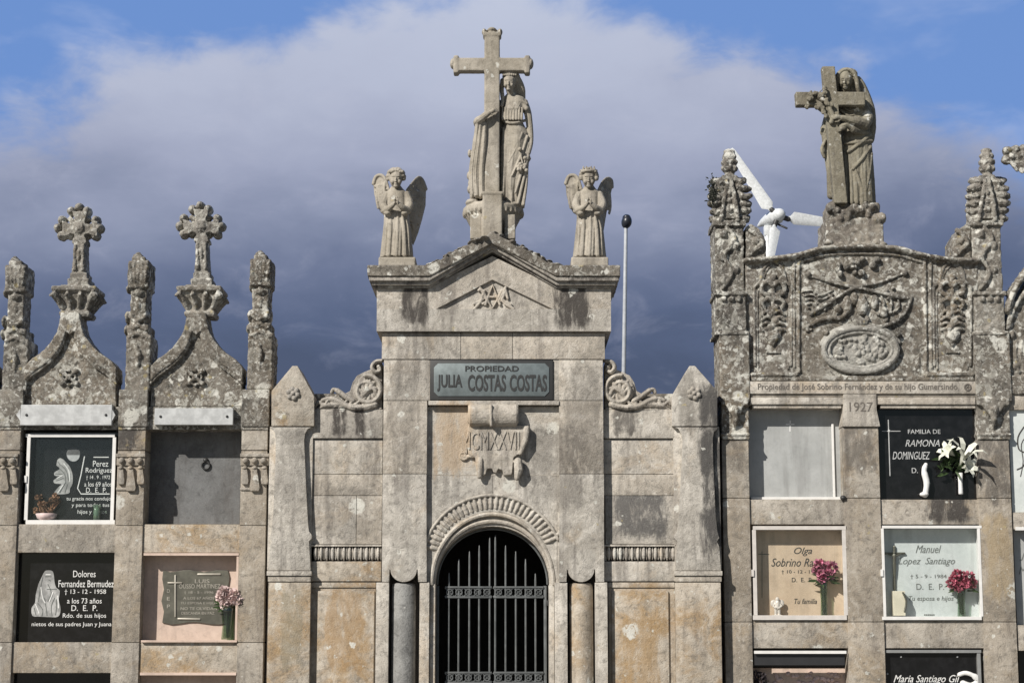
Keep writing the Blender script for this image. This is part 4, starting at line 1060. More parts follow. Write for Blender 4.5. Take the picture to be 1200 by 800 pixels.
# mantle falling from that forearm
for i in range(8):
    u0 = 558.5+i*1.6; u1 = 551.5+i*2.3
    pts_ = curve([(u0, 143+i*.3, yc-.07+i*.004), (u0-2.5+i*.3, 165, yc-.045+.01*(i % 2)), (u1-.5, 200, yc-.03+.012*(i % 2)), (u1, 229-(7-i)*.6+(3 if i % 2 else 0), yc-.02+.01*(i % 2))], 5)
    m.t(pts_, [(1.5, 2.9, 2.0, 3.2, 1.7, 2.6, 3.0, 1.8)[i]*(1+.25*k_/len(pts_)) for k_ in range(len(pts_))], 8, 1.6)
m.loft([(574, 240, yw+.03, 18, 10, .12, 9, 0), (576, 200, yw+.03, 15, 9, .1, 9, .3), (580, 150, yw+.02, 12, 8, .05, 8, 0), (586, 126, yw+.02, 8, 7, 0, 8, 0)])
m.loft([(560, 232, yc+.03, 9.5, 11, .2, 9, 0), (559, 200, yc+.03, 8.5, 10, .2, 9, .3), (560.5, 165, yc+.02, 6.5, 9, .15, 8, .5), (562.5, 145, yc+.01, 4.5, 8, .05, 8, 0)])
for (u, v) in ((550.5, 180), (549.5, 206), (550, 222), (553, 230), (551, 215)): m.e(u, v, yc, 2.6, 5, 6)
make('figure', m, M['statue'], ST, vox=.0036, rough=(.0006, 60))

# ---- angels at the ends of the cornice
def angel(c, label, mir, crowned):
    t = thing('angel_statue', label, 'angel statue', W(c, 309.5, .05), 'small praying angel statues')
    s_ = -1 if mir else 1; y = .07
    m = MB(); m.bx(c-21.5, 301, c+22, 312, y-.14, y+.14, .008); make('plinth', m, M['statue'], t, vox=.008, rough=(.001, 30))
    m = MB()
    m.loft([(c+.5, 302, y, 19.5, 15, .07, 7, 0), (c+.5, 285, y, 17.5, 14, .09, 7, .4), (c, 262, y, 15.5, 12.5, .05, 7, .9), (c-.5, 245, y, 14, 11.5, .05, 10, .5), (c-.5, 232, y, 13.5, 10.5, .03, 8, 0), (c-.5, 226, y, 13, 9, .02, 8, 0), (c-.5, 221.5, y, 8, 7, 0, 8, 0), (c-.5, 217, y, 4.6, 4.6, 0, 8, 0)])
    fz = lambda u: y-.085+((u-c)/16)**2*.05
    for (a, b_, d_, vs_) in ((-12, -14, 1.6, 262), (-7, -9.5, 2.6, 250), (-2.5, -3, 1.4, 270), (1, -.5, 2.2, 248), (4, 3, 1.6, 256), (6, 9.5, 2.7, 250), (11, 14, 1.7, 258)):
        m.t(curve([(c+a, vs_, fz(c+a)), (c+(a+b_)/2+.8, 272, fz(c+a)-.012), (c+b_, 299, fz(c+b_)-.024)], 5), [d_*.7]*3+[d_]*5+[d_*1.2]*3, 7)
    hx, hv = c-1, 208.5; hy = y-.02
    m.e(hx, hv, hy, 8.6, 9.8, 9); face(m, hx, hv+1.0, hy-.010, 8.4)
    m.e(hx, hv-3.5, hy+.03, 10, 8.6, 8.5)
    random.seed(5 if mir else 9)
    for i in range(44):                                  # curls
        a = random.uniform(-.35, math.pi+.35); ph = random.uniform(-.3, 1.0)
        uu = hx+math.cos(a)*9.8*math.cos(ph*.5); vv = hv-1.5-math.sin(a)*9.3*math.cos(ph*.5)
        m.e(uu, vv, hy+.02-math.sin(ph)*.055, 2.5, 2.3, 2.6, n=8)
    for i in range(7): m.e(hx-7.5+i*2.5, hv-7.2-(1.4 if i in (2, 3, 4) else 0), hy-.045, 2.1, 1.7, 2.0, n=8)
    if crowned:
        m.t([(hx+9*math.cos(R(a)), hv-8.5, hy+9*PX*math.sin(R(a))) for a in range(0, 361, 20)], 1.6, 6)
        for a in (220, 250, 290, 320): m.t([(hx+8.6*math.cos(R(a)), hv-9, hy+8.6*PX*math.sin(R(a))), (hx+8.2*math.cos(R(a)), hv-13.5, hy+8.2*PX*math.sin(R(a)))], [1.6, .8], 6)
    # arms to praying hands
    for q in (-1, 1):
        m.t(curve([(c-.5+q*11.5, 228, y-.01), (c-.5+q*15.5, 240, y-.05), (c-.5+q*11, 247.5, y-.09)], 4), [5, 5, 5.1, 5.2, 5.2, 5.2, 5.0, 4.8, 4.6], 10)
        m.t(curve([(c-.5+q*13, 247, y-.08), (c-.5+q*7, 243, y-.135), (c-.5+q*2.2, 238.5, y-.155)], 4), [5.2, 4.9, 4.4, 4, 3.6, 3.2, 2.8, 2.5, 2.3], 10)
        m.e(c-.5+q*10, 250, y-.10, 4.5, 3.2, 5)          # sleeve cuff
        wv = W(c-.5+q*1.9, 238.5, y-.155); d = Vector((-q*.12, -.12, 1)).normalized()
        for k in range(4):
            b0 = wv+Vector((0, -.017+.011*k, 0)); L = (.052, .060, .057, .047)[k]
            m.tube([b0, b0+d*L*.55, b0+d*L], [.0075, .0066, .005], 6)
        m.tube([wv, wv+Vector((-q*.0, -.03, .028))], [.008, .0055], 6)
    body = make('figure', m, M['statue'], t, vox=.0042, rough=(.0007, 60))
    # wings: left one seen lit, right one larger and raised
    for q, spec in ((-1, ((c-13, 238), (c-22, 208), (c-13, 243))), (1, ((c+14, 238), (c+26, 208), (c+16, 268)))):
        w_ = MB(); yb_ = y+.06
        if q < 0:
            out = [(c-6, 232), (c-10, 222), (c-14, 209), (c-19, 204.5), (c-25, 206), (c-28, 214), (c-27, 226), (c-24, 238), (c-19, 248), (c-12, 252)]
        else:
            out = [(c+6, 230), (c+12, 222), (c+19, 210), (c+25, 202), (c+29, 204), (c+32.5, 213), (c+32, 232), (c+28, 250), (c+24, 266), (c+18, 284), (c+11, 262)] if not mir else [(c+6, 230), (c+11, 222), (c+16, 211), (c+22, 204), (c+27, 204), (c+28, 212), (c+25, 228), (c+21, 244), (c+18, 262), (c+14, 284), (c+9, 260)]
        w_.pr(out[::-1], yb_, yb_+.045, .012)
        w_.t([(u, v, yb_) for u, v in curve(out[1:6], 3)], 2.2, 8)
        rows = 4 if q < 0 else 6
        for i in range(rows):
            t_ = i/rows
            u0 = c+q*(9+t_*2); v0 = 226+t_*(16 if q < 0 else 40)
            k = 6+int(t_*3)
            ou = out[min(k, len(out)-2)]
            for j in range(3):
                u2 = ou[0]+(-2+j*2)*.9*q*-1; v2 = ou[1]-9+j*6
                w_.t([(u0+q*4, v0-8+j*4, yb_-.012), ((u0+u2)/2+q*2, (v0+v2)/2-5, yb_-.018), (u2-q*2, v2, yb_-.006)], [1.3, 2.2, 1.2], 6, .8)
        for i in range(4): w_.t(curve([(out[2][0]+q*i*3, out[2][1]+4+i*2, yb_-.012), (out[2][0]+q*(i*3+1), out[2][1]+12+i*4, yb_-.02), (out[2][0]+q*(i*3-1), out[2][1]+22+i*4, yb_-.01)], 3), 1.7, 6, .8)
        xr_ = W(c+q*6, 230, yb_).x; kk_ = 1.35 if q > 0 else .25
        for p_ in w_.v: p_.y += abs(p_.x-xr_)*kk_
        make('wing', w_, M['statue'], t, vox=.0048, rough=(.0008, 50))
    return t
angel(465, 'praying angel statue with broad raised wing at left end of the chapel cornice', False, False)
angel(691, 'praying angel statue with crown and narrow wings at right end of the cornice', True, True)

# ================================================================== RIGHT NICHE WALL
RW = thing('niche_wall', 'richly carved lichen spotted niche wall at right with relief panel and crocketed pinnacles', 'niche wall', W(1010, VB, 0))
def PR(name, mb, mat, parent=RW, **kw):
    kw.setdefault('autos', True)
    return make(name, mb, mat, parent, **kw)
for a, b_, nm in ((846.5, 878, 1), (989, 1031, 2), (1146, 1184, 3)):
    m = MB()
    top_ = 515 if nm != 2 else 500
    for v0, v1 in ((top_, 583), (583.6, 728), (728.6, 860), (860.6, VB)): m.bx(a, v0, b_, v1, .0, .45, .006, ref=560)
    PR('pier', m, M['pier'])
for a, b_ in ((846.5, 878), (1146, 1184)):
    c = (a+b_)/2
    m = MB(); m.bx(a-3, 387.5, b_+1, 470, -.02, .42, .008, ref=440); m.bx(a-1, 470.5, b_, 507, .0, .42, .005, ref=500)
    m.bx(a-1.5, 507.4, b_+1, 510.2, -.03, .4, .003, ref=500); m.bx(a-.5, 510.4, b_+.5, 514.6, -.016, .4, .003, ref=500)
    # hanging drop ornament
    m.pr([(a-1, 466), (b_-1, 466), (b_-1, 474), (b_-7, 475), (c+5, 486), (c, 489), (c-5, 486), (a+5, 475), (a-1, 474)], -.045, .0, .006)
    m.t([(c, 480, -.05), (c, 492, -.035), (c-1, 502, -.01)], [5, 3.6, 1.2])
    PR('pier_head', m, M['old'], vox=.008, rough=(.003, 26))
for a, b_ in ((878, 989), (1031, 1146)):
    for v0, v1 in ((585, 614), (727, 759)):
        m = MB(); m.bx(a-.5, v0, b_+.5, v1, .02, .44, .005, ref=560); PR('beam', m, M['pier'])
    m = MB(); m.bx(a-.5, 868, b_+.5, VB, .02, .44, .005, ref=560); PR('plinth', m, M['pier'])
m = MB(); m.box(W(846.5, 560, 0).x, W(1184, 560, 0).x, .455, 2.7, 0, W(1000, 445, 0).z, .01); PR('rear_body', m, M['body'])
# lettered lintel
m = MB(); m.bx(877, 446.5, 1143, 461, -.012, .44, .004); m.bx(880, 461.5, 988, 465, .01, .44, .003); m.bx(1025, 461.5, 1143, 465, .01, .44, .003)
m.bx(879, 465.4, 990, 473.5, -.006, .44, .004); m.bx(1028, 465.4, 1143, 473.5, -.006, .44, .004)
m.bx(882, 474, 986, 478, .012, .44, .002); m.bx(1032, 474, 1143, 478, .012, .44, .002)
m.pr([(988.5, 461.5), (1027, 461.5), (1027.5, 480), (1031.5, 499.4), (987, 499.4), (988.5, 480)], -.022, .4, .004)
lt = PR('lintel', m, M['ashlar'])
inscr(lt, [('Propiedad de Jos\u00e9 Sobrino Fern\u00e1ndez y de su hijo Gumersindo', 1005, 454, 233, 9.6, 0, .012)], M['letter_carved'], -.012, th=.0025)
m = MB(); m.t([(1134+3.6*math.cos(R(a)), 453.5+3.6*math.sin(R(a)), -.013) for a in range(0, 361, 30)], 1.0, 5)
for a in range(0, 360, 72): m.t([(1134, 453.5, -.013), (1134+2.8*math.cos(R(a)), 453.5+2.8*math.sin(R(a)), -.013)], .6, 5)
PR('star_badge', m, M['letter_carved'], lt, autos=False)
inscr(lt, [('1927', 1009, 476.5, 27, 11)], M['letter_carved'], -.022, 'year', th=.0025)

# big carved header
YH = .03
m = MB()
topc = curve([(874, 303), (905, 301), (935, 297), (965, 289), (1008, 287), (1050, 289), (1080, 297), (1112, 302), (1146, 303)], 5)
m.pr([(874, 445.5)]+topc+[(1146, 445.5)], YH, .42, 0)
m.t([(u, v+2.5, YH-.015) for u, v in topc], 3.6, 8, 2.2)
cc = [(u, v+10, YH-.012) for u, v in topc if 934 < u < 1086]; m.t(cc, 1.8, 6)
m.t([(936, 303, YH-.01), (936.5, 436, YH-.01)], 2.0, 6); m.t([(1084, 303, YH-.01), (1085.5, 436, YH-.01)], 2.0, 6)
m.t([(930.5, 303, YH-.01), (931, 430, YH-.01)], 1.5, 6); m.t([(1090.5, 303, YH-.01), (1092, 430, YH-.01)], 1.5, 6)
m.bx(880, 436, 936, 440, YH-.05, .2, .004); m.bx(1086, 436, 1142, 440, YH-.05, .2, .004); m.bx(881, 404, 931, 430.5, YH-.045, .2, .006) if False else None; m.bx(880, 440, 1142, 446, YH-.035, .2, .006)
m.bx(944, 418, 1078, 440, YH-.012, .2, .004)
hdr = PR('carved_header', m, M['old'], vox=.0085, rough=(.004, 24))
# centre relief: crossed torches, ribbon, garland, oval medallion
m = MB(); y = YH-.004
m.t(curve([(948, 323, y), (980, 332, y-.02), (1010, 338, y-.02), (1045, 346, y-.02), (1066, 350, y)], 4), [1.6]*4+[2.0]*8+[2.9]*5, 8)
m.t(curve([(1058, 321, y), (1030, 331, y-.01), (1000, 338, y-.02), (975, 352, y-.02), (950, 368, y)], 4), [1.6]*4+[2.0]*8+[2.9]*5, 8)
m.e(947, 322, y, 4, 4, 5); m.e(1060, 320, y, 4, 4, 5)
for i in range(4): m.t(curve([(940+i*2, 342+i*5, y), (952, 340+i*5, y-.012), (962, 346+i*5, y-.012), (976, 340+i*4.5, y)], 4), 1.3, 6)
m.t(curve([(944, 384, y), (958, 376, y-.012), (972, 372, y-.02), (986, 372, y-.02), (994, 362, y-.01)], 4), 2.6, 8)
m.t(curve([(1068, 348, y), (1062, 364, y-.015), (1050, 376, y-.02), (1034, 382, y-.015), (1016, 380, y)], 4), 2.4, 8)
for i in range(30):
    random.seed(300+i); u_, v_ = 1040+random.uniform(-34, 24), 350+random.uniform(-14, 26); m.e(u_, v_, y-.004, random.uniform(1.8, 4), random.uniform(1.6, 3.6), 3, random.uniform(0, 90), 8)
for i in range(22):
    random.seed(400+i); u_, v_ = 964+random.uniform(-20, 24), 360+random.uniform(-18, 28); m.e(u_, v_, y-.002, random.uniform(1.8, 4), random.uniform(1.4, 3), 2.6, random.uniform(0, 90), 8)
for i in range(3): m.t(curve([(1030+i*10, 342+i, y), (1036+i*9, 356+i*2, y-.012), (1028+i*8, 368, y)], 3), 1.5, 6)
for i in range(16):
    random.seed(40+i); m.e(1004+random.uniform(-24, 24), 312+random.uniform(-9, 10), y-.012, random.uniform(3, 6), random.uniform(2.5, 5), 5)
for (u, v, r1, r2) in ((993, 357, 6, 11), (1010, 358, 7, 12), (1025, 354, 5, 9), (1001, 350, 5, 8), (1036, 366, 5, 7), (982, 362, 4, 6), (1008, 378, 10, 6), (968, 390, 4, 4), (1052, 392, 4, 4)): m.e(u, v, y-.01, r1, r2, 5)
PR('crossed_torches', m, M['old'], hdr, vox=.0048, rough=(.0022, 40))
m = MB(); cx, cy = 1008.5, 410
m.t([(cx+43*math.cos(R(a)), cy+25.5*math.sin(R(a)), YH-.035) for a in range(0, 361, 6)], 3.6, 8)
m.t([(cx+37*math.cos(R(a)), cy+20.5*math.sin(R(a)), YH-.03) for a in range(0, 361, 6)], 2.0, 8)
m.t([(cx+46*math.cos(R(a)), cy-2+27*math.sin(R(a)), YH-.005) for a in range(190, 351, 6)], 3.0, 8)
m.e(cx, cy, YH, 40, 23, 4, n=32)
random.seed(77)
for i in range(46):
    a = random.uniform(0, 6.28); q = math.sqrt(random.random())
    m.e(cx+q*31*math.cos(a), cy+q*15*math.sin(a), YH-.028, random.uniform(2, 5), random.uniform(1.8, 3.6), random.uniform(2, 3.4), random.uniform(0, 180), 8)
PR('oval_medallion', m, stone('white_lichened', (.19, .18, .16), (.36, .35, .32), ochre=.05, dark=.2, lichen=1.0, streak=.1, seed=31, bump=.006), hdr, vox=.006, rough=(.003, 34))
# gothic side panels
for c, sg in ((906, 1), (1116, -1)):
    m = MB(); y = YH-.006
    fr = curve([(c-21, 428, y), (c-22, 345, y), (c-20, 335, y), (c-15, 330, y), (c-13, 320, y), (c-8, 311, y), (c, 306, y), (c+8, 311, y), (c+13, 320, y), (c+15, 330, y), (c+20, 335, y), (c+22, 345, y), (c+21, 428, y)], 3)
    m.t(fr, 2.0, 8); m.t([(c+(u-c)*.84, v+4.5, yy_+.004) for u, v, yy_ in fr], 1.3, 6)
    m.e(c, 325, y, 4.5, 5.5, 5)
    for q in (-1, 1):
        m.t(curve([(c, 335, y-.01), (c+q*7, 330, y-.02), (c+q*13, 335, y-.02), (c+q*12, 343, y-.01), (c+q*4, 346, y-.01)], 4), 3.0, 8)
        m.t(curve([(c, 352, y-.01), (c+q*6, 350, y-.02), (c+q*13, 354, y-.02), (c+q*10, 361, y)], 4), 2.5, 8)
        for k in range(4): m.t(curve([(c+q*2, 366+k*7, y-.01), (c+q*8, 364+k*7, y-.018), (c+q*13, 369+k*6, y)], 3), 2.0, 7)
    m.t([(c, 340, y-.01), (c, 400, y-.01)], 2.4, 8)
    for k in range(5): m.e(c+(-3 if k % 2 else 3), 360+k*8, y-.012, 4.4, 4.0, 4)
    m.pr([(c-10, 383), (c+10, 383), (c+9, 394), (c, 406), (c-9, 394)], y-.016, y+.02, .006); m.e(c, 393, y-.012, 7, 8, 3.6)
    m.t([(c-8, 413, y), (c+8, 413, y)], 1.3, 6)
    PR('gothic_panel', m, M['old'], hdr, vox=.006, rough=(.0025, 34))

# crocketed pinnacles (deeper set than the piers)
def big_pinnacle(c, vt, parent, filler):
    m = MB(); y0 = -.0; d = 17
    m.bx(c-d-.5, 344, c+d+.5, 388.5, y0-.01, .38, .01); m.bx(c-d-2.5, 341, c+d+2.5, 345.5, y0-.035, .4, .005); m.bx(c-d-2, 388.7, c+d+2, 392, y0-.03, .4, .004)
    for i in (-1, 0, 1): m.e(c+i*9, 350.5, y0-.015, 3.6, 3.4, 3.6)
    c2 = c-3 if c > 1000 else c-2
    m.bx(c2-d, 262, c2+d, 342, y0+.04, .42, .012)
    m.t(curve([(c2-8, 338, y0+.03), (c2+3, 320, y0+.03), (c2-6, 300, y0+.03), (c2+6, 280, y0+.03), (c2-4, 266, y0+.03)], 4), 2.6, 7)
    for k in range(5): m.e(c2+(7 if k % 2 else -8), 274+k*14, y0+.04, 5, 5.5, 4)
    # head: facetted core, a gable shaped face, and a stack of crocket leaves up each side
    m.pr([(c2-9, 205), (c2+9, 205), (c2+14, 216), (c2+15, 262), (c2-15, 262), (c2-14, 216)], y0+.06, .38, .01)
    m.pr([(c2-1, 214), (c2+1, 214), (c2+9, 250), (c2+9, 256), (c2-9, 256), (c2-9, 250)], y0+.025, .1, .005)
    for q in (-1, 1):
        for k in range(6):
            v = 214+k*8.6; e_ = (16.5, 19.5, 20.5, 21, 20.5, 19.5)[k]
            for yy_ in (.09, .22, .36):
                jr = random.Random(int(c)*7+k*13+q*3+int(yy_*100)); e2 = e_+jr.uniform(-3, 1.5); v2 = v+jr.uniform(-2, 2); m.tube([W(c2+q*(e2-9), v2-1, yy_), W(c2+q*(e2-2), v2, yy_), W(c2+q*(e2+2.5), v2-1.5+(k % 2), yy_)], [.034, .036*jr.uniform(.8, 1.15), .022], 8, 1.6)
        m.t([(c2+q*2, 210, y0+.04), (c2+q*6, 232, y0+.02), (c2+q*10, 258, y0+.01)], [2.0, 2.6, 2.8], 7)
    for k in range(3): m.e(c2, 226+k*10, y0+.03, 3+k, 3.4, 4)
    m.bx(c2-d-2.5, 258, c2+d+2.5, 264, y0+.01, .44, .008)
    # finial
    fc = W(c2, 207, .2); u_ = (207-vt)*PX
    m.lathe(fc, [(.075, -.04), (.06, .0), (.042, .015), (.042, u_*.12), (.06, u_*.2), (.066, u_*.3), (.058, u_*.36), (.062, u_*.42), (.068, u_*.52), (.056, u_*.58), (.055, u_*.64), (.060, u_*.74), (.05, u_*.80), (.046, u_*.86), (.05, u_*.92), (.03, u_*.98), (.01, u_)], 18)
    for k in range(8):
        a = R(45*k); m.ell(fc+Vector((.058*math.cos(a), .058*math.sin(a), u_*.28)), (.018, .018, .026), n=8); m.ell(fc+Vector((.058*math.cos(a+.4), .058*math.sin(a+.4), u_*.5)), (.016, .016, .024), n=8); m.ell(fc+Vector((.05*math.cos(a), .05*math.sin(a), u_*.72)), (.014, .014, .022), n=8)
    p = PR('crocketed_pinnacle', m, M['old'] if c < 1000 else M['old_light'], parent, vox=.0065, rough=(.0062, 30))
    # carved filler beside it
    f0, f1 = filler; lo, hi = min(f0, f1), max(f0, f1)
    m = MB(); m.pr([(lo, 304), (lo, 266 if lo == f0 else 282), (lo+6 if lo == f0 else lo+8, 262 if lo == f0 else 268), (hi-8 if lo == f0 else hi-5, 268 if lo == f0 else 262), (hi, 282 if lo == f0 else 266), (hi, 304)], .06, .34, .01)
    cu_ = (lo+hi)/2
    m.t(curve([(lo+3, 300, .05), (cu_, 292, .04), (hi-4, 284, .04), (cu_, 274, .04), (lo+5, 270, .05)], 4), 3, 7)
    m.e(cu_, 282, .05, 4.5, 4.5, 4); m.e(cu_-5, 293, .05, 3.5, 3.5, 4)
    PR('leaf_scroll', m, M['old'], parent, vox=.007, rough=(.005, 26))
big_pinnacle(857, 173, RW, (874, 898))
big_pinnacle(1160, 172, RW, (1138, 1116))

random.seed(61)
mo = MB()
for i in range(260):
    c_ = W(836+random.gauss(0, 2.6), 228+random.gauss(0, 9), random.uniform(.02, .16))
    leafblade(mo, c_, (random.uniform(-1, .5), random.uniform(-1, .3), random.uniform(-.6, 1)), random.uniform(.015, .035), .007)
tag(make('moss_tuft', mo, plain('dark_moss', (.022, .026, .018), .9, vary=.4), None, org=W(832, 240, .08)), 'blackish moss tuft on the left side of the pinnacle beside the wind turbine', 'moss')

# ---- right statue: veiled woman with leaning cross
RS = thing('veiled_statue', 'dark veiled stone woman embracing a leaning cross with flowers above the carved header', 'statue', W(1002, 290, .2))
m = MB()
m.bx(968, 256, 1036, 293, .02, .46, .015); m.bx(972, 236, 1032, 258, .05, .43, .03)
for i in range(16):
    random.seed(90+i); m.e(972+i*4.1, 250+random.uniform(-10, 8), .05, random.uniform(4, 7), random.uniform(4, 8), 8)
for i in range(10):
    random.seed(190+i); m.e(971+i*7, 288+random.uniform(-3, 3), .03, 6, 4, 8)
make('rock_pedestal', m, M['cap'], RS, vox=.009, rough=(.006, 24))
m = MB(); yx = .03
def leanbox(u0a, u1a, va, u0b, u1b, vb, y0, y1):
    fr = [W(u0a, va, y0), W(u1a, va, y0), W(u1b, vb, y0), W(u0b, vb, y0)]
    m.prism3(fr, [Vector((p.x, y1, p.z)) for p in fr], .008)
leanbox(963.5, 978.5, 77.5, 978, 993.5, 238, yx-.05, yx+.05)
leanbox(932.5, 1014, 107.5, 933.5, 1014.5, 123.5, yx-.048, yx+.048)
make('cross', m, M['statue_old'], RS, vox=.006, rough=(.0016, 30))
m = MB(); y = .155; yh = .055
m.loft([(1006, 240, y, 20, 18, .10, 12, 0), (1005, 215, y, 19.5, 17, .12, 12, .2), (1003, 185, y, 20, 16.5, .09, 11, .5), (1002, 165, y, 19.5, 15.5, .06, 10, .6), (1001, 148, y, 19, 14, .04, 9, 0), (999, 130, y, 19.5, 13, .03, 9, 0), (996, 118, y, 17, 11.5, .02, 8, 0), (993, 110, y, 11, 10, 0, 8, 0), (992, 105, y, 7, 7, 0, 8, 0)])
# head and hood
m.e(991, 94, yh, 8, 10.5, 9); face(m, 990.8, 94.5, yh-.008, 7.8, -.5); m.t([(991, 112, y-.03), (991, 102, yh+.01)], [6, 5])
m.t(curve([(981, 112, y-.035), (980.5, 100, yh+.02), (981.5, 89, yh+.005), (988, 82.5, yh), (997, 83, yh), (1003, 91, yh+.005), (1005, 103, yh+.01), (1009, 116, y-.03)], 4), 2.8, 8, 1.4)
m.e(993, 93, yh+.075, 13, 12.5, 9); m.e(996, 87, yh+.05, 9.5, 7, 8); m.e(996, 108, y-.0, 13, 13, 9)
m.t(curve([(1004, 94, y), (1012, 110, y), (1019, 130, y), (1021, 150, y-.01), (1020, 165, y-.02)], 4), [6, 6.5, 7, 7, 7, 7, 7, 7, 7, 6.5, 6.5, 6, 6, 5.5, 5, 5, 4.5], 10)
m.t(curve([(981, 104, y), (976, 120, y), (970, 140, y), (966, 156, y)], 4), 5.5, 8)
# arm in front: elbow right, forearm to the cross
m.t(curve([(1010, 122, y-.02), (1017, 138, y-.06), (1012, 147, y-.13)], 4), [7, 7, 7, 7, 7, 7, 6.8, 6.6, 6.4], 10)
m.t(curve([(1014, 146, y-.11), (1003, 143, y-.17), (992, 139.5, y-.20), (986, 138, y-.215)], 4), [7.2, 7, 6.8, 6.4, 6, 5.4, 4.8, 4.3, 4, 3.8, 3.6, 3.4, 3.2], 10)
hand(m, W(987, 138, y-.21), (-1, -.15, .1), (0, -1, 0), 1.0, .5, 1)
m.t(curve([(1016, 156, y-.06), (1002, 153, y-.15), (992, 147, y-.19), (986, 149, y-.19)], 4), [4.5]*6+[3.2]*7, 8)
hand(m, W(992, 149, y-.19), (-.9, -.15, -.3), (0, -1, 0), .9, .5, -1)
# other arm round the cross to the left, with roses
m.t(curve([(978, 122, y), (966, 128, y-.02), (958, 120, y-.1), (962, 112, y-.2)], 4), [6]*5+[5]*4+[4]*4, 9)
hand(m, W(961, 114, y-.20), (.5, -.3, .5), (-.3, -1, 0), .9, .8, 1)
# drapery
fy = lambda u: y-.115+((u-1004)/20)**2*.07
for (u0, v0, u1, v1, r0, r1) in ((1020, 158, 994, 178, 3, 2.2), (1021, 165, 990, 168, 3, 2), (1020, 172, 1000, 198, 2.6, 2), (1021, 180, 1014, 225, 2.4, 2.4), (988, 160, 992, 236, 2, 2.6), (995, 182, 998, 238, 1.8, 2.6), (1001, 200, 1004, 238, 1.6, 2.6), (1008, 205, 1010, 239, 1.6, 2.6), (1015, 215, 1017, 238, 1.6, 2.6), (991, 172, 1014, 232, 2.2, 1.5)):
    m.t(curve([(u0, v0, fy(u0)+.008), ((u0+u1)/2+1, (v0+v1)/2, fy((u0+u1)/2)-.004), (u1, v1, fy(u1)-.012)], 5), [r0+(r1-r0)*i/10 for i in range(11)], 7)
for i in range(4): m.t(curve([(984, 116+i*6, y-.09), (995, 124+i*6, y-.10), (1006, 120+i*6, y-.09)], 3), 1.4, 6)
m.t(curve([(967, 165, y-.04), (963, 175, y-.06), (966, 184, y-.04)], 4), 2.2, 7); m.t([(972, 186, y-.03), (974, 230, y-.02)], [4, 5], 8); m.t([(966, 150, y), (973, 200, y)], [5, 5], 8)
make('figure', m, M['statue_old'], RS, vox=.0045, rough=(.001, 60))
random.seed(15); m = MB()
for i in range(24):
    u_, v_ = (951+random.uniform(-7, 16), 112+random.uniform(-8, 16)) if i < 12 else (972+random.uniform(-10, 8), 128+random.uniform(-12, 10))
    c_ = W(u_, v_, yx-.075+random.uniform(-.01, .01)); m.ell(c_, (.02, .018, .02), n=8)
    for k in range(4): a = random.uniform(0, 6.28); m.ell(c_+Vector((.014*math.cos(a), -.008, .014*math.sin(a))), (.011, .01, .011), n=7)
m.t(curve([(972, 128, yx-.07), (976, 136, yx-.07), (974, 144, yx-.065)], 3), 3)
make('rose_garland', m, M['statue_old'], RS, vox=.005)

# ================================================================== right wall niche contents
s5 = slab('plain pale grey slab with a small white cross, under the lettered lintel', 878, 478, 989, 585, .16, M['frost'], ref=560)
m = MB(); m.t([(926, 493, .16), (926, 505, .16)], .9, 5, .5); m.t([(921.5, 497, .16), (930.5, 497, .16)], .9, 5, .5); make('cross', m, M['white_ceramic'], s5)
m = MB(); m.bx(880, 582, 987, 585, .135, .158, .002, ref=560); m.bx(976, 496, 978.5, 582, .14, .158, .002, ref=560); make('edge_trim', m, M['alu'], s5)
m = MB(); m.e(988, 583, .0, 3.6, 3.0, 4); tag(make('bolt', m, M['plaque_dark'], None, smooth=True, org=W(988, 583, .0)), 'rusty iron bolt at the lower right corner of the pale slab niche', 'bolt')

yb = .13
s6 = slab('peach marble slab with dark cursive name and a tiny cherub, second row', 878, 614, 989, 727, yb, M['peach'], ref=560)
glazed('off white framed glass door over the peach marble slab', 882.5, 616, 992.5, 726, .0, 4.4, plain('cream_aluminium', (.60, .565, .53), .45), back=.13)
inscr(s6, [('Olga', 941, 646, 21, 10, .35), ('Sobrino Ramos', 938, 658.5, 68, 9.5, .35), ('\u2020 10 - 12 - 1987', 938, 670, 44, 5), ('D.  E.  P.', 940, 679, 24, 5), ('Tu familia', 944, 704, 26, 6, .3)], M['letter_dark'], yb)
m = MB(); m.t([(893, 646, yb), (893, 700, yb)], .5, 5, .5); m.t([(889, 649, yb), (901, 649, yb)], .6, 5, .5); make('engraved_cross', m, M['bronze'], s6)
t = thing('cherub_figurine', 'tiny white cherub figurine standing at the left of the peach niche', 'figurine', W(911, 722, .08))
m = MB(); y = .08
m.e(911, 702, y, 2.6, 3, 2.8); m.t([(911, 705, y), (911, 712, y)], [3.2, 3.4]); m.t([(909.5, 712, y), (909, 721, y)], [2.2, 1.6]); m.t([(912.8, 712, y), (913.2, 721, y)], [2.2, 1.6])
m.t([(908.5, 706, y), (906, 710, y-.01), (909, 712, y-.02)], [1.2, 1.1, 1]); m.t([(913.5, 706, y), (916, 710, y-.01), (913, 712, y-.02)], [1.2, 1.1, 1]); m.bx(905, 720, 917, 722.5, y-.02, y+.02, .002)
make('figure', m, M['ceramic'], t, vox=.003)
m = MB(); m.e(906, 706, y+.01, 3, 4, 1.2, 20); m.e(916, 706, y+.01, 3, 4, 1.2, -20); make('wings', m, M['ceramic'], t, smooth=True)
bouquet('purple pink roses in a narrow green vase in the peach marble niche', 966, 722, 655, .07, 19, M['petal_rose'], nb=8, vw=5, seed=4)

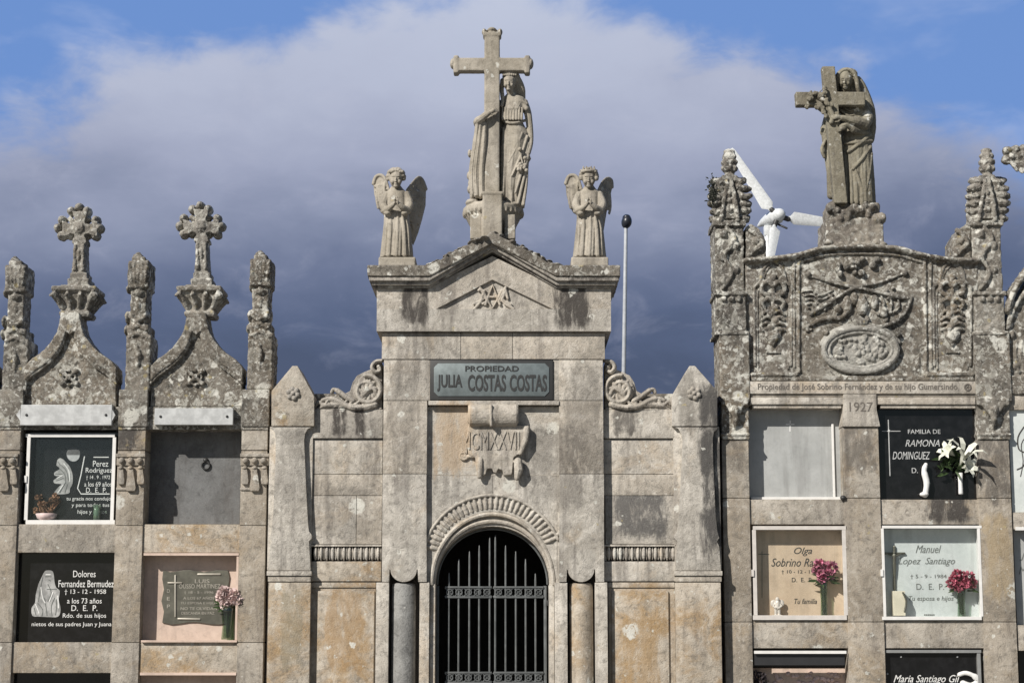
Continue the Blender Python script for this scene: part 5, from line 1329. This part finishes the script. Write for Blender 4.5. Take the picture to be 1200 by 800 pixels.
s7 = slab('black slab with thin cross and pale capitals beside the year pier', 1031, 478, 1146, 585, .075, M['black'], ref=560)
y7 = .075
inscr(s7, [('FAMILIA DE', 1083, 505.5, 38, 5), ('RAMONA', 1081, 519, 40, 8, .3), ('DOMINGUEZ', 1068, 533.5, 44, 9, .3), ('D.', 1072, 551, 7, 6)], M['plate'], y7)
m = MB(); m.t([(1041, 492, y7), (1043, 557, y7)], .7, 5, .5); m.t([(1034, 505, y7), (1055, 505, y7)], .55, 5, .5); m.e(1042, 505, y7, 1.6, 1.6, 1); make('inlaid_cross', m, M['plate'], s7)
# lilies
t = thing('lily_vase', 'white lilies in slim white vase against the black slab at upper right', 'flowers', W(1126, 580, .02))
m = MB(); m.lathe(W(1126, 579, .02), [(.018, 0), (.020, .01), (.018, .10), (.022, .18), (.018, .18)], 16); make('vase', m, M['white_ceramic'], t, smooth=True)
m = MB(); random.seed(8)
def lily(m, c, d, L):
    d = Vector(d).normalized(); s0 = d.orthogonal().normalized()
    for k in range(6):
        a = k*math.pi/3; r_ = Matrix.Rotation(a, 3, d) @ s0; w_ = d.cross(r_).normalized()
        P_ = [Vector(c), Vector(c)+d*L*.45+r_*L*.14, Vector(c)+d*L*.8+r_*L*.34, Vector(c)+d*L*.92+r_*L*.62, Vector(c)+d*L*.84+r_*L*.85]
        W_ = [.004, .017, .026, .017, .002]
        vs = []; 
        for p_, ww in zip(P_, W_): vs += [p_+w_*ww, p_-w_*ww]
        m.add(vs, [(2*i, 2*i+1, 2*i+3, 2*i+2) for i in range(4)])
lily(m, W(1125, 545, .0), (.25, -.5, .8), .21); lily(m, W(1119, 534, .01), (-.75, -.45, .45), .13); lily(m, W(1127, 548, .0), (.45, -.7, .1), .12)
make('lily_blooms', m, M['petal_white'], t)
m = MB()
for i in range(34): leafblade(m, W(1116+random.uniform(-14, 14), 545+random.uniform(-12, 10), .03), (random.uniform(-1.2, .9), random.uniform(-.6, 0), random.uniform(-.5, .7)), random.uniform(.06, .11), .014)
m.tube([W(1126, 560, .02), W(1124, 545, .01)], .006, 6)
make('leaves', m, M['leaf'], t)
t = thing('ribbon_vase', 'slim white vase curving upward left of the lilies', 'vase', W(1084, 582, .03))
m = MB(); m.t(curve([(1084, 580, .03), (1086, 566, .03), (1083, 552, .03), (1085, 544, .03)], 4), [3.4]*4+[3.8]*4+[3.2]*3+[2.5]*2, 12); m.e(1083, 579, .03, 5.5, 3, 5); make('body', m, M['white_ceramic'], t, vox=.004)

y8 = .12
s8 = slab('white marble slab with grey cursive name, second row right', 1031, 614, 1146, 727, y8, M['white_marble'], ref=560)
glazed('bright white framed glass door over the white marble slab', 1034, 615.5, 1150.5, 726, -.004, 3.2, M['alu'])
inscr(s8, [('Manuel', 1088, 643, 30, 9, .4), ('Lopez  Santiago', 1086, 658, 66, 10, .4), ('\u2020 5 - 9 - 1984', 1088, 675.5, 42, 5.5), ('D.  E.  P.', 1090, 687, 32, 7), ('Tu esposa e hijos', 1091, 701.5, 52, 7, .2), ('------', 1089, 720, 12, 1.6)], M['letter_grey'], y8)
t = thing('crucifix', 'dark bronze crucifix fixed at the left of the white marble slab', 'crucifix', W(1048, 691, y8))
m = MB(); m.t([(1048, 640, y8-.012), (1048, 690, y8-.012)], 1.7, 6); m.t([(1036, 648, y8-.014), (1060, 648, y8-.014)], 1.4, 6); make('cross', m, M['bronze'], t)
m = MB(); m.e(1048, 647, y8-.028, 1.7, 2, 1.8); m.t([(1048, 650, y8-.026), (1048, 660, y8-.024)], [2.4, 1.7]); m.t([(1047.4, 660, y8-.024), (1047.6, 675, y8-.02)], [1.5, 1]); m.t([(1048.8, 660, y8-.024), (1048.6, 675, y8-.022)], [1.5, 1])
m.t([(1046, 651, y8-.026), (1038, 647.5, y8-.02)], [1, .7]); m.t([(1050, 651, y8-.026), (1058, 647.5, y8-.02)], [1, .7]); make('christ_figure', m, M['bronze'], t, vox=.0026)
t = thing('candle', 'ivory candle block with dark decoration in the white marble niche', 'candle', W(1054, 722, .06))
m = MB(); m.bx(1047, 692, 1061, 721, .03, .10, .004); make('wax', m, M['candle'], t)
m = MB(); m.t(curve([(1058, 694, .028), (1062, 704, .026), (1060, 716, .028)], 3), 1.2, 6); make('decoration', m, M['bronze'], t)
bouquet('crimson carnations in a clear vase in the white marble niche', 1127, 722, 665, .06, 20, M['petal_red'], nb=10, vw=5.5, seed=6)

slab('pinkish slab of the bottom row with pale carved flowers, under the peach niche', 878, 782, 989, 868, .2, M['salmon'], ref=560)
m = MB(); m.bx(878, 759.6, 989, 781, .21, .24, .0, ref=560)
tag(make('dark_band', m, M['plaque_dark'], None, org=W(933, 781, .21)), 'dark band at the head of the bottom niche below the peach marble', 'lining')  # near-black band filling the niche head above the pinkish slab
t = thing('niche_bar', 'chromed bar across the bottom niche below the peach marble', 'bar', W(936, 766, .0))
m = MB(); m.bx(884, 762, 992, 765.5, -.012, .01, .002); make('bar', m, M['alu'], t); m = MB(); m.bx(884, 765.8, 990, 779, .02, .03, .002); make('dark_strip', m, M['black_matt'], t)
random.seed(21)
t = thing('dried_posy', 'dark wilted posy at left of the bottom niche below the peach marble', 'flowers', W(890, 812, .1))
m = MB()
for i in range(14): petals(m, W(889+random.uniform(-5, 8), 795+random.uniform(-8, 10), .1+random.uniform(-.03, .02)), .03, 20, .010)
make('blooms', m, plain('wilted', (.05, .04, .045), .8, vary=.4), t)
t = thing('flower_relief', 'cream relief of flowers along the pinkish bottom slab', 'relief', W(935, 800, .19))
m = MB()
for i in range(40): m.e(908+random.uniform(0, 76), 792+random.uniform(-5, 12), .195, random.uniform(1.5, 3.5), random.uniform(1.2, 3), 2, n=8)
make('carved_flowers', m, M['petal_pinkwhite'], t, smooth=True)

s9 = slab('black slab with white cursive lettering in steel frame, bottom row right', 1031, 762, 1148, 868, .06, M['black'], ref=700)
m = MB(); m.bx(1038, 761, 1150, 764.5, .02, .06, .002); m.bx(1146, 765, 1150, 868, .02, .06, .002, ref=790); make('frame', m, M['steel'], s9)
for uu in (1056, 1122, 1040): m = MB(); m.e(uu, 769 if uu > 1050 else 789, .058, 1.2, 1.2, .8, n=8); make('screw', m, M['plate'], s9)
inscr(s9, [('Maria Santiago Gil', 1086, 796, 76, 11, .4)], M['letter'], .06)
t = thing('ribbon_bow', 'curled white ribbon on the bottom right black slab', 'ribbon', W(1136, 805, .04))
m = MB(); m.t(curve([(1124, 790, .045), (1132, 788, .03), (1142, 792, .03), (1146, 798, .035), (1138, 803, .04), (1128, 800, .045)], 4), [2.5]*8+[3.5]*13, 8, .5); make('ribbon', m, M['letter'], t, smooth=True)

# ================================================================== third niche wall at the far right (cut by the frame)
TW = thing('niche_wall', 'partly seen niche wall at the far right edge with a steep gable', 'niche wall', W(1230, VB, 0))
def PT(name, mb, mat, **kw): kw.setdefault('autos', True); return make(name, mb, mat, TW, **kw)
m = MB(); m.bx(1300, 500, 1336, VB, 0, .45, .006, ref=560); PT('pier', m, M['pier'])
for v0, v1 in ((462, 480), (600, 620), (732, 762), (870, VB)):
    m = MB(); m.bx(1184.8, v0, 1299.5, v1, .02, .44, .005, ref=560); PT('beam', m, M['pier'])
m = MB(); m.box(W(1184.8, 560, 0).x, W(1336, 560, 0).x, .455, 2.7, 0, W(1200, 450, 0).z, .01); PT('rear_body', m, M['body'])
m = MB(); m.bx(1182, 440, 1300, 462, .0, .44, .008, ref=480)
m.pr([(1181, 440), (1183, 372), (1192, 350), (1206, 325), (1225, 305), (1243, 300), (1262, 305), (1280, 325), (1300, 360), (1302, 440)], .03, .35, .01)
m.t(curve([(1181, 385, .02), (1188, 362, .01), (1203, 340, .01), (1222, 320, .01), (1243, 312, .01)], 4), 3.2, 8)
m.t(curve([(1180, 365, .02), (1186, 345, .01), (1199, 322, .01), (1218, 300, .01), (1243, 290, .01)], 4), 4.4, 8, 2)
for i in range(9): m.e(1182+i*4, 344-i*5.4, .12, 4, 4, 12)
for i in range(8): m.t(curve([(1192+i*6, 400, .02), (1190+i*6, 415, 0), (1194+i*6, 436, .02)], 3), 2.2, 6)
for i in range(10): m.e(1186+i*4, 392+((i*37) % 40), .02, 3.5, 4.5, 4)
PT('gable', m, M['old'], vox=.009, rough=(.005, 24))
TC = thing('stone_cross', 'tip of a leafy stone cross entering the picture at the right edge', 'cross', W(1243, 292, .12))
m = MB()
m.t([(1178, 188, .12), (1200, 182, .12), (1243, 182, .12), (1308, 186, .12)], [6, 9, 10, 8], 8); m.t([(1243, 130, .12), (1243, 300, .12)], [9, 11], 8)
for i in range(9): m.e(1180+i*5, 181+(4 if i % 2 else -4)-i*.6, .11, 6, 5.5, 8)
for i in range(6): m.t([(1186+i*6, 190, .1), (1192+i*6, 200+i*2, .08)], [4, 2])
make('cross', m, M['old'], TC, vox=.008, rough=(.006, 28))
m = MB(); m.bx(1184.8, 480, 1299.5, 600, .05, .08, .002, ref=560)
s10 = thing('memorial_slab', 'white slab with black scroll drawing at the right edge', 'memorial slab', W(1240, 600, .05)); make('slab', m, M['white_marble'], s10)
m = MB(); m.t([(x_[0], x_[1], .05) for x_ in curve([(1200, 500), (1193, 512), (1194, 526), (1202, 532), (1200, 545), (1192, 550)], 4)], 1.0, 5, .5); m.t([(x_[0], x_[1], .05) for x_ in curve([(1206, 508), (1197, 520), (1199, 540), (1196, 558)], 4)], .7, 5, .5); make('drawing', m, M['letter_dark'], s10)
m = MB(); m.bx(1184.8, 620, 1299.5, 732, .10, .13, .002, ref=560)
s11 = thing('memorial_slab', 'pale green grey slab at the right edge, second row', 'memorial slab', W(1240, 732, .1)); make('slab', m, M['frost'], s11)
inscr(s11, [('Jose', 1206, 652, 22, 9, .3), ('Maria', 1206, 668, 24, 9, .3)], M['letter_grey'], .10)
m = MB(); m.bx(1188, 617, 1298, 621, .0, .06, .002, ref=560); make('frame', m, M['alu'], s11)
m = MB(); m.bx(1184.8, 762, 1299.5, 870, .10, .13, .002, ref=560)
s12 = thing('memorial_slab', 'black slab at the right edge, bottom row', 'memorial slab', W(1240, 870, .1)); make('slab', m, M['black'], s12)

# ================================================================== far things
# wind turbine, sixty metres off
yt = 44.3; KT = 60/F
t = thing('wind_turbine', 'white three bladed wind turbine seen between pinnacle and veiled statue', 'wind turbine', (W(899, 300, yt).x, yt, 0))
m = MB(); a = W(899, 268, yt); m.tube([(a.x, yt, 0), (a.x, yt, a.z-.2)], [.22, .10], 20); make('tower', m, M['turbine'], t, smooth=True)
m = MB()
m.tube([W(889, 264.5, yt+.5), W(894, 261, yt+.35), W(900, 258, yt+.1), W(908, 254, yt-.2), W(914, 251, yt-.5)], [.05, .13, .20, .24, .20], 18)
m.tube([W(909, 254, yt-.22), W(911, 253, yt-.3)], [.26, .26], 18)
m.box(a.x-.1, a.x+.16, yt-.1, yt+.2, a.z-.25, a.z+.1, .02)
make('nacelle', m, M['turbine'], t, smooth=True)
m = MB()
hub = W(912, 252.5, yt-.4)
for p in (W(904, 245.5, yt-.4), W(924, 257, yt-.4), W(907, 266, yt-.4)): m.tube([hub, p], [.09, .085], 10)
m.tube([W(912, 263, yt-.3), W(922, 267.5, yt-.4)], .035, 8)
make('hub', m, M['plaque_dark'], t, smooth=True)
def blade(p0, p1, w0, w1, ang):
    A, B = Vector(p0), Vector(p1); d = (B-A).normalized(); L = (B-A).length
    s_ = Vector((-d.z, 0, d.x)); s_ = (s_*math.cos(ang)+Vector((0, 1, 0))*math.sin(ang)).normalized(); n_ = d.cross(s_).normalized()
    m = MB(); vs = []; st = [(0, .35, .05), (.05, .45, .05), (.10, 1.0, .045), (.14, 1.0, .04), (.5, .78, .03), (.85, .6, .02), (.97, .5, .016), (1, .3, .01)]
    prof = [(-.35, 0), (-.2, .8), (.15, 1), (.65, 0), (.15, -.5), (-.2, -.6)]
    for t_, k, th in st:
        for a_, b_ in prof: vs.append(A+d*L*t_+s_*a_*w0*k+n_*b_*th)
    n = 6
    m.add(vs, [(i*n+j, i*n+(j+1) % n, (i+1)*n+(j+1) % n, (i+1)*n+j) for i in range(len(st)-1) for j in range(n)]+[tuple(range(n)), tuple((len(st)-1)*n+j for j in range(n))])
    return make('blade', m, M['turbine'], t, autos=True)
blade(W(906, 247, yt-.4), W(857, 174, yt-.2), .42, .2, 0)
blade(W(922, 257, yt-.4), W(1004, 266, yt+.1), .42, .2, 0)
blade(W(907, 264, yt-.45), W(901, 312, yt-1.6), .36, .2, .2)
# lamp post behind the wall
t = thing('lamp_post', 'thin pale lamp post with small black oval head behind the right scroll', 'lamp post', (W(732, 400, 6).x, 6, 0))
m = MB(); a = W(733.5, 266, 6); b0 = W(731, 436, 6); m.tube([(b0.x, 6, 0), (b0.x, 6, b0.z), (a.x, 6, a.z)], [.045, .026, .022], 14); make('pole', m, M['pole'], t, smooth=True)
m = MB(); h_ = W(734.3, 260, 6); m.ell(h_, (.062, .075, .082), 12, 20); m.ell(h_+Vector((0, 0, .05)), (.05, .06, .04), 0, 16); m.tube([(a.x, 6, a.z), h_], .03, 10); make('lamp_head', m, M['lampblack'], t, smooth=True)

print('objects', len(bpy.data.objects), 'faces', sum(len(o.data.polygons) for o in bpy.data.objects if o.type == 'MESH'))
